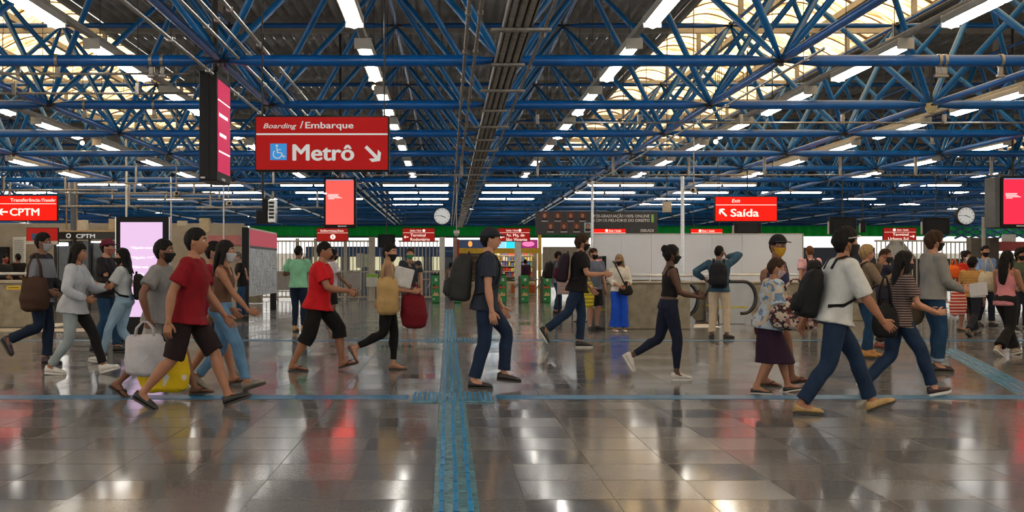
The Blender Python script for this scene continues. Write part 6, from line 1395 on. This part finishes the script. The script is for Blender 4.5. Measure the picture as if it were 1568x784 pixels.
q = M['af'] = person('man in a grey long-sleeved shirt and turned-up jeans holding white papers', **pp(1428, 569), H=1.76, feet=((.08, 0, 0), (.02, 0, 0)), lean=2, arms=(('t', (.30, .06, 1.02)), ('t', (.30, -.12, 1.00), (-.7, -.4, -.6), (1, 0, 0))), skn='light', hair='full', hc='brown', mask=(.015, .012, .01), top='shirt', tc=srgb(124, 122, 118), bottom='jeans', bc=fabric('denim_teal', srgb(26, 56, 84), .85, .3, .5), shoes='shoe', sc=srgb(30, 22, 22), extra={'cuff': 1}, hem=-.05)
b = MB(); b.bbox(-.02, .20, -.006, .006, -.10, .06, .003, R=Ry(-.12)); b.bbox(.0, .19, .008, .014, -.11, .04, .003, R=Ry(-.05)); tag(b.build('papers', mat('paper_white', srgb(170, 168, 170), .7), None, loc=tuple(q.W(V3(.40, -.13, 1.02)))), 'white papers held out by the man in the grey shirt', 'papers')
bag('brown and olive bag hanging behind the man with the papers', q.W(V3(-.22, .15, .96)), .34, .40, .16, srgb(66, 58, 44), 0, 'shoulder_bag', handle=.25)
q = M['ae'] = person('woman in a striped brown T-shirt with long black hair striding in jeans', **pp(1376, 606), H=1.52, sex='f', feet=((-.30, 34, 0), (.30, -12, 0)), lean=6, arms=(('t', (.36, .04, .98)), ('t', (.36, -.16, .96), (-.7, -.4, -.6), (1, 0, .05))), skn='light', hair='long', hc='black', mask=(.02, .02, .02), top='tshirt', tc=fabric('tee_striped', srgb(44, 34, 38), .85, .1, .4, stripe=srgb(126, 108, 102), stripe_s=13), bottom='jeans', bc=JN, sc=srgb(50, 24, 28), extra={'wsole': 1, 'hairlen': .20})
bag('black tote hanging behind the woman in the striped T-shirt', q.W(V3(-.20, -.15, .92)), .24, .34, .12, srgb(18, 18, 20), 0, 'tote_bag', handle=.26)
q = M['ag'] = person('woman in an orange-red dress and white mask at right', x=at(1477, 20.4), y=20.4, H=1.66, yaw=R_(-60), sex='f', feet=((.04, 0, 0), (-.04, 0, 0)), skn='tan', hair='bun', hc='black', mask=srgb(205, 200, 200), top='loose', tc=srgb(176, 40, 24), bottom='skirt', bc=srgb(60, 16, 20), shoes='flat', sc=BK, extra={'skirt': .5}, arms=(('f', 15, 8, 60), ('f', 15, 8, 70)))
bag('orange bag held high by the woman in the orange-red dress', (at(1461, 19.8), 19.8, 1.33), .22, .26, .16, srgb(214, 92, 30), 0, 'shopping_bag', handle=.1)
q = M['ai'] = person('man in a light blue shirt and black mask at right', x=at(1508, 21.8), y=21.8, H=1.78, yaw=R_(-82), feet=((.10, -4, 0), (-.12, 12, 0)), lean=1, skn='light', hair='short', hc='black', mask=(.01, .01, .012), top='shirt', tc=srgb(118, 146, 190), bc=srgb(26, 30, 42), sc=srgb(30, 28, 34), head=(-12, 0), extra={'sleeve': 'roll'})
q = M['ah'] = person('person in a mustard striped T-shirt walking away at right', **pp(1488, 515), H=1.56, yaw=R_(38), feet=((.32, -12, 0), (-.28, 26, 0)), lean=3, skn='brown', hair='full', hc='black', mask=(.02, .02, .02), top='tshirt', tc=fabric('tee_mustard', srgb(188, 146, 82), .85, .1, .4, stripe=srgb(140, 96, 52), stripe_s=11), bc=srgb(36, 38, 46), sc=srgb(80, 66, 48), arms=(('f', 10, 7, 30), ('f', -8, 8, 14)), hem=-.06)
bag('red and cream zigzag shopping bag beside the person in the mustard T-shirt', (at(1480, 18.2), 18.5, .86), .30, .46, .14, (0, 0, 0), .1, 'shopping_bag', handle=.16, m=None or fabric('bag_zigzag', srgb(166, 24, 32), .8, .1, .3, stripe=srgb(200, 170, 150), stripe_s=5.5))
q = M['aj'] = person('woman in a pink sleeveless top with long dark hair walking at right edge', **pp(1540, 545), H=1.60, yaw=R_(28), sex='f', feet=((.28, -8, 0), (-.26, 34, 0)), lean=3, skn='tan', hair='long', hc='black', mask=(.02, .02, .02), top='tank', tc=srgb(186, 118, 124), bottom='flare', bc=BK, shoes='shoe', sc=srgb(150, 140, 125), arms=(('f', 12, 8, 20), ('f', 20, 9, 55)), extra={'hairlen': .30, 'wsole': 1}, hem=-.09)
bag('cream shoulder bag of the woman in the pink top', (at(1521, 14.9), 15.05, 1.22), .32, .30, .16, srgb(182, 172, 150), .3, 'handbag', handle=.20)
q = M['ak'] = person('curly-haired woman in a green top at the right edge', x=at(1562, 20.2), y=20.2, H=1.68, yaw=R_(-95), sex='f', feet=((.06, 0, 0), (-.06, 6, 0)), skn='tan', hair='afro', hc='black', mask=(.01, .01, .01), top='tshirt', tc=srgb(74, 84, 66), bc=srgb(36, 40, 52), sc=BK, extra={'wsole': 1})
q = M['al'] = person('person in a dark jacket standing beyond the left parapet, at the picture edge', x=at(6, 27.2), y=27.2, H=1.66, yaw=R_(-20), feet=((.0, 0, 0), (.0, 0, 0)), skn='tan', hair='short', mask=(.3, .03, .03), top='jacket', tc=srgb(30, 32, 36), bc=BK, sc=BK, arms=(('f', 20, 8, 70), ('f', 10, 8, 80)))
q = M['am'] = person('person in a black T-shirt talking beyond the left parapet', x=at(29, 28.2), y=28.2, H=1.70, yaw=R_(150), feet=((.0, 0, 0), (.0, 0, 0)), skn='brown', hair='buzz', mask=(.5, .5, .5), top='tshirt', tc=BK, bc=BK, sc=BK, arms=(('f', 10, 8, 40), ('t', (.22, -.08, 1.38))))
bpy.data.objects.remove(_tmp)
